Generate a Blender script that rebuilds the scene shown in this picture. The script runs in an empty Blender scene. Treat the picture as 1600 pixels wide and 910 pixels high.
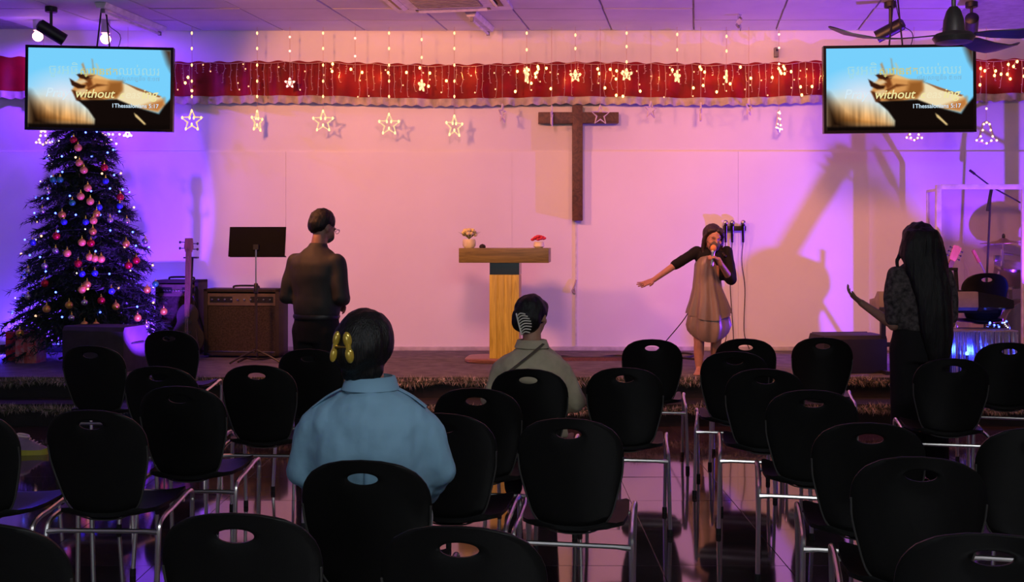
import bpy, bmesh, math, random
from mathutils import Vector, Matrix, noise

RND = random.Random(11)
C = bpy.context.scene.collection
SC = bpy.context.scene

# ------------------------------------------------------------------ camera
CAMH, F, HOR = 1.55, 1600.0, 373.0
cam_data = bpy.data.cameras.new('camera')
cam_data.sensor_width = 36.0
cam_data.lens = 36.0
cam_data.shift_y = -(455.0 - HOR) / 1600.0
cam_data.clip_end = 100
cam = bpy.data.objects.new('camera', cam_data)
cam.location = (0, 0, CAMH)
cam.rotation_euler = (math.radians(90), 0, 0)
C.objects.link(cam)
SC.camera = cam

# ------------------------------------------------------------------ world, exposure
w = bpy.data.worlds.new('world')
SC.world = w
w.use_nodes = True
w.node_tree.nodes['Background'].inputs[0].default_value = (0.55, 0.6, 0.8, 1)
w.node_tree.nodes['Background'].inputs[1].default_value = 0.02
SC.view_settings.view_transform = 'Standard'
SC.view_settings.look = 'None'
SC.view_settings.exposure = 0.0
SC.view_settings.gamma = 1.0
SC.view_settings.use_curve_mapping = False

# ------------------------------------------------------------------ lights
def spot(name, loc, target, power, color, angle, blend=0.3, radius=0.05):
    d = bpy.data.lights.new(name, 'SPOT')
    d.energy = power; d.color = color
    d.spot_size = math.radians(angle); d.spot_blend = blend
    d.shadow_soft_size = radius
    o = bpy.data.objects.new(name, d)
    o.location = loc
    o.rotation_euler = (Vector(target) - Vector(loc)).to_track_quat('-Z', 'Y').to_euler()
    C.objects.link(o)
    return o

WARM = (1.0, 0.335, 0.125)
PINK = (1.0, 0.31, 0.27)
BLUE = (0.20, 0.03, 1.0)
spot('warm_stage_spot', (-3.1, 6.9, 3.48), (0.75, 10.88, 1.6), 480, WARM, 92, 0.25, 0.22)
spot('pink_stage_spot', (-0.4, 6.5, 3.45), (1.7, 10.88, 1.7), 262, PINK, 112, 0.5, 0.28)
spot('warm_side_spot', (2.2, 6.9, 3.45), (3.5, 10.88, 1.4), 335, WARM, 95, 0.8, 0.28)
spot('blue_stage_lamp', (5.0, 9.62, 0.75), (3.5, 10.88, 1.55), 520, BLUE, 150, 0.3, 0.02)
spot('blue_left_lamp', (-2.96, 8.97, 0.52), (-4.7, 10.88, 1.95), 470, BLUE, 64, 0.14, 0.05)
spot('blue_ceiling_lamp', (-4.79, 10.2, 3.50), (-4.9, 10.88, 2.3), 110, BLUE, 150, 0.5, 0.05)
spot('blue_ceiling_lamp', (-4.11, 10.2, 3.48), (-3.85, 10.88, 2.6), 55, BLUE, 150, 0.5, 0.05)
spot('blue_tree_floor_lamp', (-5.25, 10.5, 0.45), (-4.6, 10.0, 0.4), 60, (0.05, 0.02, 1.0), 150, 0.5, 0.05)
spot('blue_right_lamp', (4.98, 8.92, 0.95), (4.3, 8.98, 0.95), 9, (0.02, 0.03, 1.0), 80, 0.5, 0.03)
lb = bpy.data.lights.new('blue_led_bar', 'AREA'); lb.shape = 'RECTANGLE'; lb.size = 1.9; lb.size_y = 0.06
lb.energy = 55; lb.color = (0.12, 0.03, 1.0)
lbo = bpy.data.objects.new('blue_led_bar', lb); lbo.location = (-4.35, 10.74, 0.47); lbo.rotation_euler = (math.radians(170), 0, 0)
C.objects.link(lbo)
def area(name, loc, target, sx, sy, power, color):
    d = bpy.data.lights.new(name, 'AREA'); d.shape = 'RECTANGLE'; d.size = sx; d.size_y = sy; d.energy = power; d.color = color
    o = bpy.data.objects.new(name, d); o.location = loc
    o.rotation_euler = (Vector(target) - Vector(loc)).to_track_quat('-Z', 'Y').to_euler()
    C.objects.link(o)
    return o
area('rear_general_fill', (-1.6, -2.05, 1.9), (-1.0, 5, 1.2), 2.6, 1.5, 28, (0.8, 0.93, 1.0))  # unseen general fill, added at the rear wall opening
area('rear_upper_fill', (1.3, 0.2, 3.55), (-0.3, 3.6, 0.9), 2.4, 0.6, 56, (0.92, 0.97, 1.0))  # fill light added behind and above the camera, no fixture modelled

# ------------------------------------------------------------------ helpers
def P(x, y, Y):
    """world point at depth Y whose direction from the lens is that of photo pixel x, y"""
    return Vector(((x - 800.0) / F * Y, Y, CAMH - (y - HOR) / F * Y))

def rotm(ax, deg):
    return Matrix.Rotation(math.radians(deg), 4, ax)

def catmull(pts, sub=6):
    pts = [Vector(p) for p in pts]
    if len(pts) < 3: return pts
    out = []
    n = len(pts)
    for i in range(n - 1):
        p0 = pts[max(i - 1, 0)]; p1 = pts[i]; p2 = pts[i + 1]; p3 = pts[min(i + 2, n - 1)]
        for k in range(sub):
            t = k / sub
            out.append(0.5 * ((2 * p1) + (p2 - p0) * t + (2 * p0 - 5 * p1 + 4 * p2 - p3) * t * t + (3 * p1 - p0 - 3 * p2 + p3) * t ** 3))
    out.append(pts[-1])
    return out

class MB:
    def __init__(self):
        self.v = []; self.f = []; self.m = []; self.cur = 0
        self.xf = None
    def add(self, vs, fs):
        o = len(self.v)
        for p in vs:
            p = Vector(p)
            self.v.append(self.xf @ p if self.xf else p)
        for q in fs:
            self.f.append(tuple(i + o for i in q)); self.m.append(self.cur)
        return self
    def box(self, c, s, rot=None):
        c = Vector(c); hx, hy, hz = s[0] / 2, s[1] / 2, s[2] / 2
        vs = [Vector((sx * hx, sy * hy, sz * hz)) for sz in (-1, 1) for sy in (-1, 1) for sx in (-1, 1)]
        if rot is not None: vs = [rot.to_3x3() @ p for p in vs]
        vs = [p + c for p in vs]
        return self.add(vs, [(0, 2, 3, 1), (4, 5, 7, 6), (0, 1, 5, 4), (2, 6, 7, 3), (0, 4, 6, 2), (1, 3, 7, 5)])
    def rings(self, rs, cap=True, closed=True):
        n = len(rs[0]); vs = [p for r in rs for p in r]; fs = []
        for i in range(len(rs) - 1):
            for k in range(n if closed else n - 1):
                a = i * n + k; b = i * n + (k + 1) % n
                fs.append((a, b, b + n, a + n))
        if cap and closed:
            fs.append(tuple(range(n - 1, -1, -1)))
            fs.append(tuple(range((len(rs) - 1) * n, len(rs) * n)))
        return self.add(vs, fs)
    def tube(self, pts, r, n=8, cap=True, flat=1.0):
        pts = [Vector(p) for p in pts]
        if not isinstance(r, (list, tuple)): r = [r] * len(pts)
        t = (pts[1] - pts[0]).normalized()
        up = Vector((0, 0, 1)) if abs(t.z) < 0.9 else Vector((0, 1, 0))
        a = t.cross(up).normalized()
        rs = []
        for i, p in enumerate(pts):
            if i == 0: d = pts[1] - pts[0]
            elif i == len(pts) - 1: d = pts[-1] - pts[-2]
            else: d = (pts[i + 1] - p).normalized() + (p - pts[i - 1]).normalized()
            if d.length < 1e-9: d = t
            d = d.normalized()
            a = (a - d * a.dot(d))
            if a.length < 1e-6: a = d.orthogonal()
            a.normalize(); b = d.cross(a)
            rs.append([p + (a * math.cos(k * 2 * math.pi / n) + b * flat * math.sin(k * 2 * math.pi / n)) * r[i] for k in range(n)])
        return self.rings(rs, cap)
    def lathe(self, prof, c=(0, 0, 0), n=20, rot=None):
        c = Vector(c); rs = []
        for (r, z) in prof:
            ring = [Vector((r * math.cos(k * 2 * math.pi / n), r * math.sin(k * 2 * math.pi / n), z)) for k in range(n)]
            if rot is not None: ring = [rot.to_3x3() @ p for p in ring]
            rs.append([p + c for p in ring])
        return self.rings(rs, True)
    def ball(self, c, r, n=12, m=8, rot=None):
        if not isinstance(r, (list, tuple)): r = (r, r, r)
        c = Vector(c); vs = []; fs = []
        for i in range(1, m):
            th = math.pi * i / m
            for k in range(n):
                ph = 2 * math.pi * k / n
                vs.append(Vector((r[0] * math.sin(th) * math.cos(ph), r[1] * math.sin(th) * math.sin(ph), r[2] * math.cos(th))))
        vs.append(Vector((0, 0, r[2]))); vs.append(Vector((0, 0, -r[2])))
        T = len(vs) - 2; B = len(vs) - 1
        for i in range(m - 2):
            for k in range(n):
                a = i * n + k; b = i * n + (k + 1) % n
                fs.append((a, a + n, b + n, b))
        for k in range(n):
            fs.append((T, k, (k + 1) % n)); a = (m - 2) * n
            fs.append((B, a + (k + 1) % n, a + k))
        if rot is not None: vs = [rot.to_3x3() @ p for p in vs]
        return self.add([p + c for p in vs], fs)
    def prism(self, poly, d0, d1, mat=None):
        """poly in local x,z ; extruded along y from d0 to d1"""
        n = len(poly)
        vs = [Vector((p[0], d0, p[1])) for p in poly] + [Vector((p[0], d1, p[1])) for p in poly]
        fs = [tuple(range(n)), tuple(range(2 * n - 1, n - 1, -1))]
        for k in range(n):
            a, b = k, (k + 1) % n
            fs.append((a, a + n, b + n, b))
        if mat is not None: vs = [mat @ p for p in vs]
        return self.add(vs, fs)
    def mesh(self, name, mats=None, bevel=0.0, smooth=40):
        me = bpy.data.meshes.new(name)
        me.from_pydata([tuple(p) for p in self.v], [], self.f)
        bm = bmesh.new(); bm.from_mesh(me)
        if max(self.m, default=0) > 0:
            bm.faces.ensure_lookup_table()
            for i, mi in enumerate(self.m): bm.faces[i].material_index = mi
        bmesh.ops.recalc_face_normals(bm, faces=bm.faces)
        if bevel:
            es = [e for e in bm.edges if len(e.link_faces) == 2 and e.calc_face_angle(0) > 0.6]
            bmesh.ops.bevel(bm, geom=es, offset=bevel, segments=2, affect='EDGES', profile=0.6)
        bm.to_mesh(me); bm.free()
        if smooth:
            if bevel: smooth = 25
            me.polygons.foreach_set('use_smooth', [True] * len(me.polygons))
            me.set_sharp_from_angle(angle=math.radians(smooth))
        if mats is not None:
            for m in (mats if isinstance(mats, (list, tuple)) else [mats]): me.materials.append(m)
        return me
    def build(self, name, mats, parent=None, bevel=0.0, smooth=40):
        return link(name, self.mesh(name, mats, bevel, smooth), parent)

def link(name, data, parent=None):
    o = bpy.data.objects.new(name, data)
    C.objects.link(o)
    if parent is not None: o.parent = parent
    return o

def tag(o, label, cat, group=None, kind=None):
    o['label'] = label; o['category'] = cat
    if group: o['group'] = group
    if kind: o['kind'] = kind
    return o

def thing(name, label, cat, loc=(0, 0, 0), rz=0.0, group=None):
    o = bpy.data.objects.new(name, None)
    o.empty_display_size = 0.1
    C.objects.link(o)
    o.location = loc; o.rotation_euler = (0, 0, math.radians(rz))
    return tag(o, label, cat, group)

def struct(o):
    o['kind'] = 'structure'
    return o

def dup(root, loc, rz=0.0, label=None):
    r = root.copy(); C.objects.link(r)
    r.location = loc; r.rotation_euler = (0, 0, math.radians(rz))
    if label: r['label'] = label
    for ch in list(root.children):
        c = ch.copy(); C.objects.link(c); c.parent = r
        for g in list(ch.children):
            d = g.copy(); C.objects.link(d); d.parent = c
    return r

def blob(mb, voxel=0.012, it=6, fac=0.5):
    """one continuous skin over everything in mb"""
    me = mb.mesh('tmp', smooth=0)
    o = link('tmp', me)
    r = o.modifiers.new('r', 'REMESH'); r.mode = 'VOXEL'; r.voxel_size = voxel; r.adaptivity = 0
    if it:
        s = o.modifiers.new('s', 'SMOOTH'); s.iterations = it; s.factor = fac
    dg = bpy.context.evaluated_depsgraph_get(); dg.update()
    out = bpy.data.meshes.new_from_object(o.evaluated_get(dg))
    bpy.data.objects.remove(o); bpy.data.meshes.remove(me)
    out.polygons.foreach_set('use_smooth', [True] * len(out.polygons))
    out.materials.clear()
    return out

def wrinkle(me, amp, sc=(1, 1, 1), seed=0.0):
    nrm = [v.normal.copy() for v in me.vertices]
    for v, n in zip(me.vertices, nrm):
        p = Vector((v.co.x * sc[0] + seed, v.co.y * sc[1], v.co.z * sc[2]))
        k = noise.noise(p) + 0.5 * noise.noise(p * 2.1)
        v.co += n * (k * amp)

# ------------------------------------------------------------------ materials
def mat(name, col, rough=0.6, metal=0.0, var=0.12, scale=12.0, bump=0.0, bscale=60.0, spec=0.5, stretch=(1, 1, 1), col2=None, coat=0.0, sheen=0.0, ior=None):
    m = bpy.data.materials.new(name); m.use_nodes = True
    nt = m.node_tree; b = nt.nodes['Principled BSDF']
    b.inputs['Roughness'].default_value = rough
    b.inputs['Metallic'].default_value = metal
    b.inputs['Specular IOR Level'].default_value = spec
    b.inputs['Coat Weight'].default_value = coat
    b.inputs['Sheen Weight'].default_value = sheen
    if ior: b.inputs['IOR'].default_value = ior
    tc = nt.nodes.new('ShaderNodeTexCoord'); mp = nt.nodes.new('ShaderNodeMapping')
    mp.inputs['Scale'].default_value = stretch
    nt.links.new(tc.outputs['Object'], mp.inputs[0])
    n = nt.nodes.new('ShaderNodeTexNoise'); n.inputs['Scale'].default_value = scale; n.inputs['Detail'].default_value = 4
    nt.links.new(mp.outputs[0], n.inputs['Vector'])
    r = nt.nodes.new('ShaderNodeValToRGB')
    c2 = col2 or tuple(c * (1 - var * 2) for c in col)
    r.color_ramp.elements[0].color = (*c2, 1); r.color_ramp.elements[1].color = (*[min(1, c * (1 + var)) for c in col], 1)
    r.color_ramp.elements[0].position = 0.3; r.color_ramp.elements[1].position = 0.7
    nt.links.new(n.outputs['Fac'], r.inputs[0]); nt.links.new(r.outputs[0], b.inputs['Base Color'])
    if bump:
        n2 = nt.nodes.new('ShaderNodeTexNoise'); n2.inputs['Scale'].default_value = bscale; n2.inputs['Detail'].default_value = 3
        nt.links.new(mp.outputs[0], n2.inputs['Vector'])
        bp = nt.nodes.new('ShaderNodeBump'); bp.inputs['Strength'].default_value = bump; bp.inputs['Distance'].default_value = 0.01
        nt.links.new(n2.outputs['Fac'], bp.inputs['Height']); nt.links.new(bp.outputs[0], b.inputs['Normal'])
    return m

def emis(name, col, strength):
    m = bpy.data.materials.new(name); m.use_nodes = True
    nt = m.node_tree; nt.nodes.clear()
    e = nt.nodes.new('ShaderNodeEmission'); e.inputs[0].default_value = (*col, 1); e.inputs[1].default_value = strength
    o = nt.nodes.new('ShaderNodeOutputMaterial'); nt.links.new(e.outputs[0], o.inputs[0])
    return m

def wood(name, c1, c2, rough=0.45, stretch=(1, 1, 1), scale=3.0, dist=3.0):
    m = bpy.data.materials.new(name); m.use_nodes = True
    nt = m.node_tree; b = nt.nodes['Principled BSDF']; b.inputs['Roughness'].default_value = rough
    tc = nt.nodes.new('ShaderNodeTexCoord'); mp = nt.nodes.new('ShaderNodeMapping'); mp.inputs['Scale'].default_value = stretch
    nt.links.new(tc.outputs['Object'], mp.inputs[0])
    n = nt.nodes.new('ShaderNodeTexNoise'); n.inputs['Scale'].default_value = scale; n.inputs['Detail'].default_value = 6; n.inputs['Distortion'].default_value = dist
    nt.links.new(mp.outputs[0], n.inputs['Vector'])
    r = nt.nodes.new('ShaderNodeValToRGB'); r.color_ramp.elements[0].color = (*c1, 1); r.color_ramp.elements[1].color = (*c2, 1)
    r.color_ramp.elements[0].position = 0.35; r.color_ramp.elements[1].position = 0.65
    nt.links.new(n.outputs['Fac'], r.inputs[0]); nt.links.new(r.outputs[0], b.inputs['Base Color'])
    bp = nt.nodes.new('ShaderNodeBump'); bp.inputs['Strength'].default_value = 0.15; bp.inputs['Distance'].default_value = 0.004
    nt.links.new(n.outputs['Fac'], bp.inputs['Height']); nt.links.new(bp.outputs[0], b.inputs['Normal'])
    return m

M = {}
M['wall'] = mat('painted_wall', (0.80, 0.78, 0.78), 0.75, var=0.025, scale=1.3, bump=0.05, bscale=40)
M['board'] = mat('painted_board', (0.84, 0.82, 0.82), 0.7, var=0.03, scale=0.9, bump=0.04, bscale=40)
M['ceil'] = mat('ceiling_panel', (0.62, 0.60, 0.62), 0.7, var=0.05, scale=2.0, bump=0.05, bscale=120)
M['tbar'] = mat('ceiling_bar', (0.30, 0.28, 0.30), 0.5)
M['tile'] = mat('floor_tile', (0.050, 0.034, 0.038), 0.06, var=0.25, scale=2.0, bump=0.012, bscale=3.0, ior=2.5)
M['grout'] = mat('floor_joint', (0.02, 0.016, 0.016), 0.5)
M['stage'] = mat('stage_carpet', (0.115, 0.105, 0.095), 0.9, var=0.2, scale=8, bump=0.3, bscale=200)
M['riser'] = mat('black_riser', (0.010, 0.009, 0.010), 0.8)
M['base'] = mat('baseboard', (0.55, 0.52, 0.52), 0.5)
M['chair'] = mat('black_plastic', (0.0042, 0.0040, 0.0038), 0.5, var=0.1, bump=0.05, bscale=300, spec=0.28)
M['chair_rim'] = mat('rim_highlight', (0.05, 0.048, 0.045), 0.45)  # edge highlight of the backrest put into the rim colour
M['chrome'] = mat('chrome_tube', (0.72, 0.70, 0.68), 0.30, 1.0, var=0.05)
M['rubber'] = mat('rubber', (0.01, 0.01, 0.01), 0.8)
M['black'] = mat('black_metal', (0.010, 0.010, 0.011), 0.45)
M['desk'] = mat('matt_black', (0.004, 0.004, 0.004), 0.8, spec=0.15)
M['blackgloss'] = mat('black_gloss', (0.008, 0.008, 0.009), 0.2)
M['crossw'] = wood('cross_wood', (0.055, 0.022, 0.008), (0.13, 0.055, 0.020), 0.5, (3, 3, 3), 3.0)
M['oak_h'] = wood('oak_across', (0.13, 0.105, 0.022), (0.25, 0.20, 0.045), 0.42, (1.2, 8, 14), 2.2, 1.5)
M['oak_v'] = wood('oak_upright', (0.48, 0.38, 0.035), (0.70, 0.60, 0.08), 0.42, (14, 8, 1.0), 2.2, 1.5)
M['plinth'] = wood('plinth_wood', (0.18, 0.08, 0.05), (0.3, 0.15, 0.1), 0.4, (1.2, 8, 14), 2.0)
M['red'] = mat('red_satin', (0.22, 0.002, 0.005), 0.6, var=0.2, scale=5, spec=0.25)
M['fringe'] = mat('ivory_ruffle', (0.48, 0.41, 0.36), 0.8, var=0.15)
M['wire'] = mat('clear_wire', (0.55, 0.36, 0.27), 0.4)
M['whiteplastic'] = mat('white_plastic', (0.72, 0.70, 0.70), 0.4)
M['greyplastic'] = mat('grey_plastic', (0.20, 0.19, 0.19), 0.5)
M['bulb'] = emis('warm_bulb', (1.0, 0.52, 0.13), 7.0)
M['bulb_dim'] = emis('dim_bulb', (1.0, 0.42, 0.2), 2.2)
M['bulb_star'] = emis('star_bulb', (1.0, 0.58, 0.22), 2.6)
M['bulb_pink'] = emis('bell_bulb', (1.0, 0.55, 0.42), 2.4)
M['startube'] = emis('glowing_star_tube', (1.0, 0.66, 0.34), 1.0)
M['staroff'] = mat('clear_star_tube', (0.75, 0.66, 0.66), 0.25)
M['tinsel'] = mat('silver_tinsel', (0.55, 0.47, 0.40), 0.4, 0.2, var=0.3)
M['tinselg'] = mat('green_tinsel', (0.10, 0.12, 0.06), 0.55, 0.1, var=0.3)
M['needle'] = mat('pine_needles', (0.014, 0.032, 0.018), 0.6, var=0.35)
M['bark'] = mat('trunk', (0.05, 0.03, 0.02), 0.9)
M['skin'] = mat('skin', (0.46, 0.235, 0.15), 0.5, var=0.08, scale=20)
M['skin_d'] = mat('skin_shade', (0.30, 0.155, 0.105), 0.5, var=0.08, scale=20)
M['hair'] = mat('black_hair', (0.005, 0.004, 0.0035), 0.5, spec=0.35, var=0.4, scale=14, stretch=(9, 9, 0.8), bump=0.5, bscale=26)
M['hair_s'] = mat('dark_brown_hair', (0.028, 0.013, 0.009), 0.42, var=0.4, scale=14, stretch=(9, 9, 0.8), bump=0.5, bscale=26)
M['blue_shirt'] = mat('blue_cotton', (0.20, 0.37, 0.50), 0.8, var=0.06, scale=6, bump=0.5, bscale=11)
M['seam'] = mat('blue_seam', (0.13, 0.26, 0.38), 0.8)
M['trouser_l'] = mat('pale_trousers', (0.5, 0.5, 0.52), 0.8)
M['beige'] = mat('beige_cotton', (0.50, 0.43, 0.29), 0.85, var=0.08, bump=0.15, bscale=10)
M['strap'] = mat('strap', (0.10, 0.08, 0.055), 0.7)
M['blackshirt'] = mat('black_shirt', (0.024, 0.022, 0.020), 0.7, var=0.15, bump=0.2, bscale=9)
M['blackcloth'] = mat('black_cloth', (0.007, 0.006, 0.007), 0.85, spec=0.3)
M['lace'] = mat('grey_lace', (0.075, 0.06, 0.06), 0.9, var=0.45, scale=38, bump=0.4, bscale=60)
M['satin'] = mat('grey_satin', (0.24, 0.185, 0.145), 0.36, var=0.15, scale=5, bump=0.25, bscale=9, stretch=(1.6, 1.6, 0.5))
M['mask'] = mat('grey_mask', (0.09, 0.075, 0.07), 0.8)
M['gold'] = mat('gold', (0.85, 0.55, 0.12), 0.25, 1.0)
M['goldclip'] = mat('gold_clip', (0.62, 0.42, 0.05), 0.22, 0.4, coat=0.6)
M['ivory'] = mat('ivory_plastic', (0.75, 0.70, 0.58), 0.35)
M['lens'] = emis('lamp_lens', (1.0, 0.40, 0.42), 12.0)
M['lens_b'] = emis('blue_lens', (0.06, 0.12, 1.0), 10.0)
M['led_b'] = emis('blue_led', (0.06, 0.10, 1.0), 9.0)
M['led_w'] = emis('white_led', (0.95, 0.85, 0.8), 3.0)
M['led_p'] = emis('peach_led', (1.0, 0.5, 0.3), 2.5)
M['grille'] = mat('amp_grille', (0.040, 0.029, 0.024), 0.9, var=0.3, scale=60, bump=0.5, bscale=200)
M['tolex'] = mat('amp_vinyl', (0.022, 0.016, 0.014), 0.75, bump=0.3, bscale=200)
M['panel'] = mat('amp_panel', (0.16, 0.12, 0.09), 0.4, 0.3)
M['steel'] = mat('steel', (0.6, 0.58, 0.56), 0.25, 1.0)
M['giftred'] = mat('red_wrap', (0.55, 0.015, 0.02), 0.5)
M['giftpat'] = mat('speckled_wrap', (0.58, 0.02, 0.03), 0.5, scale=24, col2=(0.5, 0.33, 0.30))
M['ribbon'] = mat('ribbon', (0.5, 0.1, 0.08), 0.4)
M['monitor'] = mat('monitor_cover', (0.035, 0.028, 0.034), 0.8)
M['monitor_b'] = mat('black_monitor_cover', (0.010, 0.009, 0.010), 0.7)
M['alu'] = mat('white_aluminium', (0.66, 0.62, 0.64), 0.35, 0.2)
M['guitarw'] = wood('spruce', (0.42, 0.17, 0.055), (0.52, 0.24, 0.09), 0.3, (8, 8, 1), 2.5)
M['neckw'] = wood('neck_wood', (0.22, 0.075, 0.03), (0.32, 0.12, 0.05), 0.4, (8, 8, 1), 2.5)
M['bassw'] = wood('bass_wood', (0.07, 0.03, 0.018), (0.13, 0.055, 0.03), 0.35, (8, 8, 1), 2.5)
M['keys'] = mat('keyboard_cover', (0.21, 0.17, 0.15), 0.6)
M['brass'] = mat('cymbal_brass', (0.55, 0.38, 0.16), 0.3, 1.0)
M['drum'] = mat('drum_shell', (0.16, 0.10, 0.13), 0.35)
M['foil'] = mat('foil_curtain', (0.62, 0.6, 0.66), 0.22, 0.9, var=0.1)
M['leafy'] = mat('leaves', (0.20, 0.26, 0.07), 0.6)
M['petal_y'] = mat('cream_petals', (0.85, 0.78, 0.25), 0.6)
M['petal_r'] = mat('red_petals', (0.85, 0.05, 0.06), 0.5)
M['potw'] = mat('pale_pot', (0.88, 0.85, 0.45), 0.4)
M['fan'] = mat('fan_metal', (0.13, 0.11, 0.11), 0.4, 0.5)
M['shoe_p'] = mat('purple_shoe', (0.28, 0.19, 0.33), 0.7)
M['shoe_y'] = mat('yellow_sole', (0.42, 0.42, 0.04), 0.5)
M['shoe_w'] = mat('white_lining', (0.65, 0.6, 0.6), 0.6)

def glassmat(name, tint, refl=0.08):
    m = bpy.data.materials.new(name); m.use_nodes = True
    nt = m.node_tree; nt.nodes.clear()
    t = nt.nodes.new('ShaderNodeBsdfTransparent'); t.inputs[0].default_value = (*tint, 1)
    g = nt.nodes.new('ShaderNodeBsdfGlossy'); g.inputs['Roughness'].default_value = 0.03
    fr = nt.nodes.new('ShaderNodeValue'); fr.outputs[0].default_value = refl
    mx = nt.nodes.new('ShaderNodeMixShader'); o = nt.nodes.new('ShaderNodeOutputMaterial')
    nt.links.new(fr.outputs[0], mx.inputs[0]); nt.links.new(t.outputs[0], mx.inputs[1]); nt.links.new(g.outputs[0], mx.inputs[2])
    nt.links.new(mx.outputs[0], o.inputs[0])
    return m
M['acrylic'] = glassmat('acrylic_pane', (0.90, 0.86, 0.89))

# ================================================================== SETTING
YW, ZC, ZS = 10.88, 3.76, 0.36          # back wall, ceiling height, stage height
YE, YS = 8.79, 8.45                     # stage edge, lower step edge
XL, XR = -7.2, 7.2
struct(MB().box((0, YW + 0.1, ZC / 2), (XR - XL + 0.4, 0.2, ZC + 0.4)).build('wall_back', M['wall']))
wb = bpy.data.objects['wall_back']
for k in range(6):
    MB().box((XL + 1.2 + k * 2.4, YW - 0.006, (ZS + 2.475) / 2), (2.398, 0.012, 2.475 - ZS)).build('board', M['board'], wb, smooth=0)
struct(MB().box((XL - 0.1, 4.3, ZC / 2), (0.2, 13.2, ZC + 0.4)).build('wall_left', M['wall']))
struct(MB().box((XR + 0.1, 4.3, ZC / 2), (0.2, 13.2, ZC + 0.4)).build('wall_right', M['wall']))
mb = MB()      # rear wall with an added, unseen window opening for the rear fill light
mb.box((-5.05, -2.2, ZC / 2), (4.3, 0.2, ZC)); mb.box((3.45, -2.2, ZC / 2), (7.5, 0.2, ZC))
mb.box((-1.6, -2.2, 0.55), (2.6, 0.2, 1.1)); mb.box((-1.6, -2.2, 3.23), (2.6, 0.2, 1.06))
struct(mb.build('wall_rear', M['wall']))
mb = MB()
for (cx, cz, sx, sz) in ((-2.87, 1.9, 0.06, 1.6), (-0.33, 1.9, 0.06, 1.6), (-1.6, 1.13, 2.6, 0.06), (-1.6, 2.67, 2.6, 0.06), (-1.6, 1.9, 0.05, 1.6)):
    mb.box((cx, -2.2, cz), (sx, 0.08, sz))
struct(mb.build('added_window_1', M['whiteplastic']))  # unseen window frame, added round the opening of the rear fill

# floor: dark polished tiles with narrow joints
floor = struct(MB().box((0, 3.3, -0.055), (XR - XL, 11.2, 0.1)).build('floor', M['grout']))
TS = 0.6
tm = MB().box((0, 0, -0.0035), (TS - 0.003, TS - 0.003, 0.007)).mesh('tile', M['tile'], bevel=0.0008, smooth=0)
far = MB()
for i in range(-12, 12):
    for j in range(-3, 15):
        x, y = (i + 0.5) * TS + 0.1, (j + 0.5) * TS + 0.05
        vis = y > 2.0 and abs(x) < y * 0.5 + 0.5 and y < YS + 0.3
        if vis:
            t = link('tile', tm, floor)
            t.location = (x, y, 0)
            t.rotation_euler = (math.radians(RND.uniform(-0.12, 0.12)), math.radians(RND.uniform(-0.12, 0.12)), 0)
        elif y < YS + 0.3 and abs(x) < 7.1:
            far.box((x, y, -0.0035), (TS - 0.003, TS - 0.003, 0.007))
o = far.build('tiles_out_of_view', M['tile'], floor, smooth=0); o['kind'] = 'stuff'

# stage with one lower step
stage = MB().box((0, (YE + YW) / 2, ZS / 2 - 0.004), (XR - XL, YW - YE, ZS - 0.01)).build('floor_stage', M['riser']); struct(stage)
MB().box((0, (YE + YW) / 2, ZS - 0.006), (XR - XL, YW - YE, 0.012)).build('carpet', M['stage'], stage)
step = MB().box((0, (YS + YE) / 2, 0.086), (XR - XL, YE - YS, 0.172)).build('floor_step', M['riser']); struct(step)
MB().box((0, (YS + YE) / 2, 0.176), (XR - XL, YE - YS, 0.010)).build('carpet', M['riser'], step)
struct(MB().box((0, YW - 0.012, ZS + 0.022), (XR - XL, 0.024, 0.045)).build('baseboard_back', M['base'], bevel=0.004))

# ceiling: lay-in panels with shadow joints; the panel lines run a little skew to the stage wall
ceil = struct(MB().box((0, 4.3, ZC + 0.05), (XR - XL, 13.4, 0.06)).build('ceiling', M['tbar']))
SK = -0.18
pw, pl = 0.87, 0.6
rows = [YW - 0.002 - k * 0.0 for k in range(1)]
yb = [YW, 10.36, 9.83, 9.23, 8.63, 8.03]
for j in range(len(yb) - 1):
    y1, y0 = yb[j], yb[j + 1]
    for i in range(-5, 6):
        xa = -3.29 + (i + 3) * pw; xb = xa + pw
        sh = lambda x, y: x + (YW - y) * SK
        g = 0.010; dz = RND.uniform(-0.004, 0.003)
        pts = [(sh(xa, y0) + g, y0 + g), (sh(xb, y0) - g, y0 + g), (sh(xb, y1) - g, y1 - g), (sh(xa, y1) + g, y1 - g)]
        vs = [(p[0], p[1], ZC + dz) for p in pts] + [(p[0], p[1], ZC + 0.018) for p in pts]
        MB().add(vs, [(0, 1, 2, 3), (7, 6, 5, 4), (0, 4, 5, 1), (1, 5, 6, 2), (2, 6, 7, 3), (3, 7, 4, 0)]).build('panel', M['ceil'], ceil, smooth=0)
MB().box((0, 3.0, ZC + 0.006), (XR - XL, 10.0, 0.012)).build('panel', M['ceil'], ceil, smooth=0)

# ================================================================== CHAIRS
def back_y(x, z):
    t = (z - 0.42) / 0.465
    return -0.185 - 0.115 * t - 0.03 * t * t + 0.9 * x * x * (0.55 + 0.45 * t)

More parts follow.
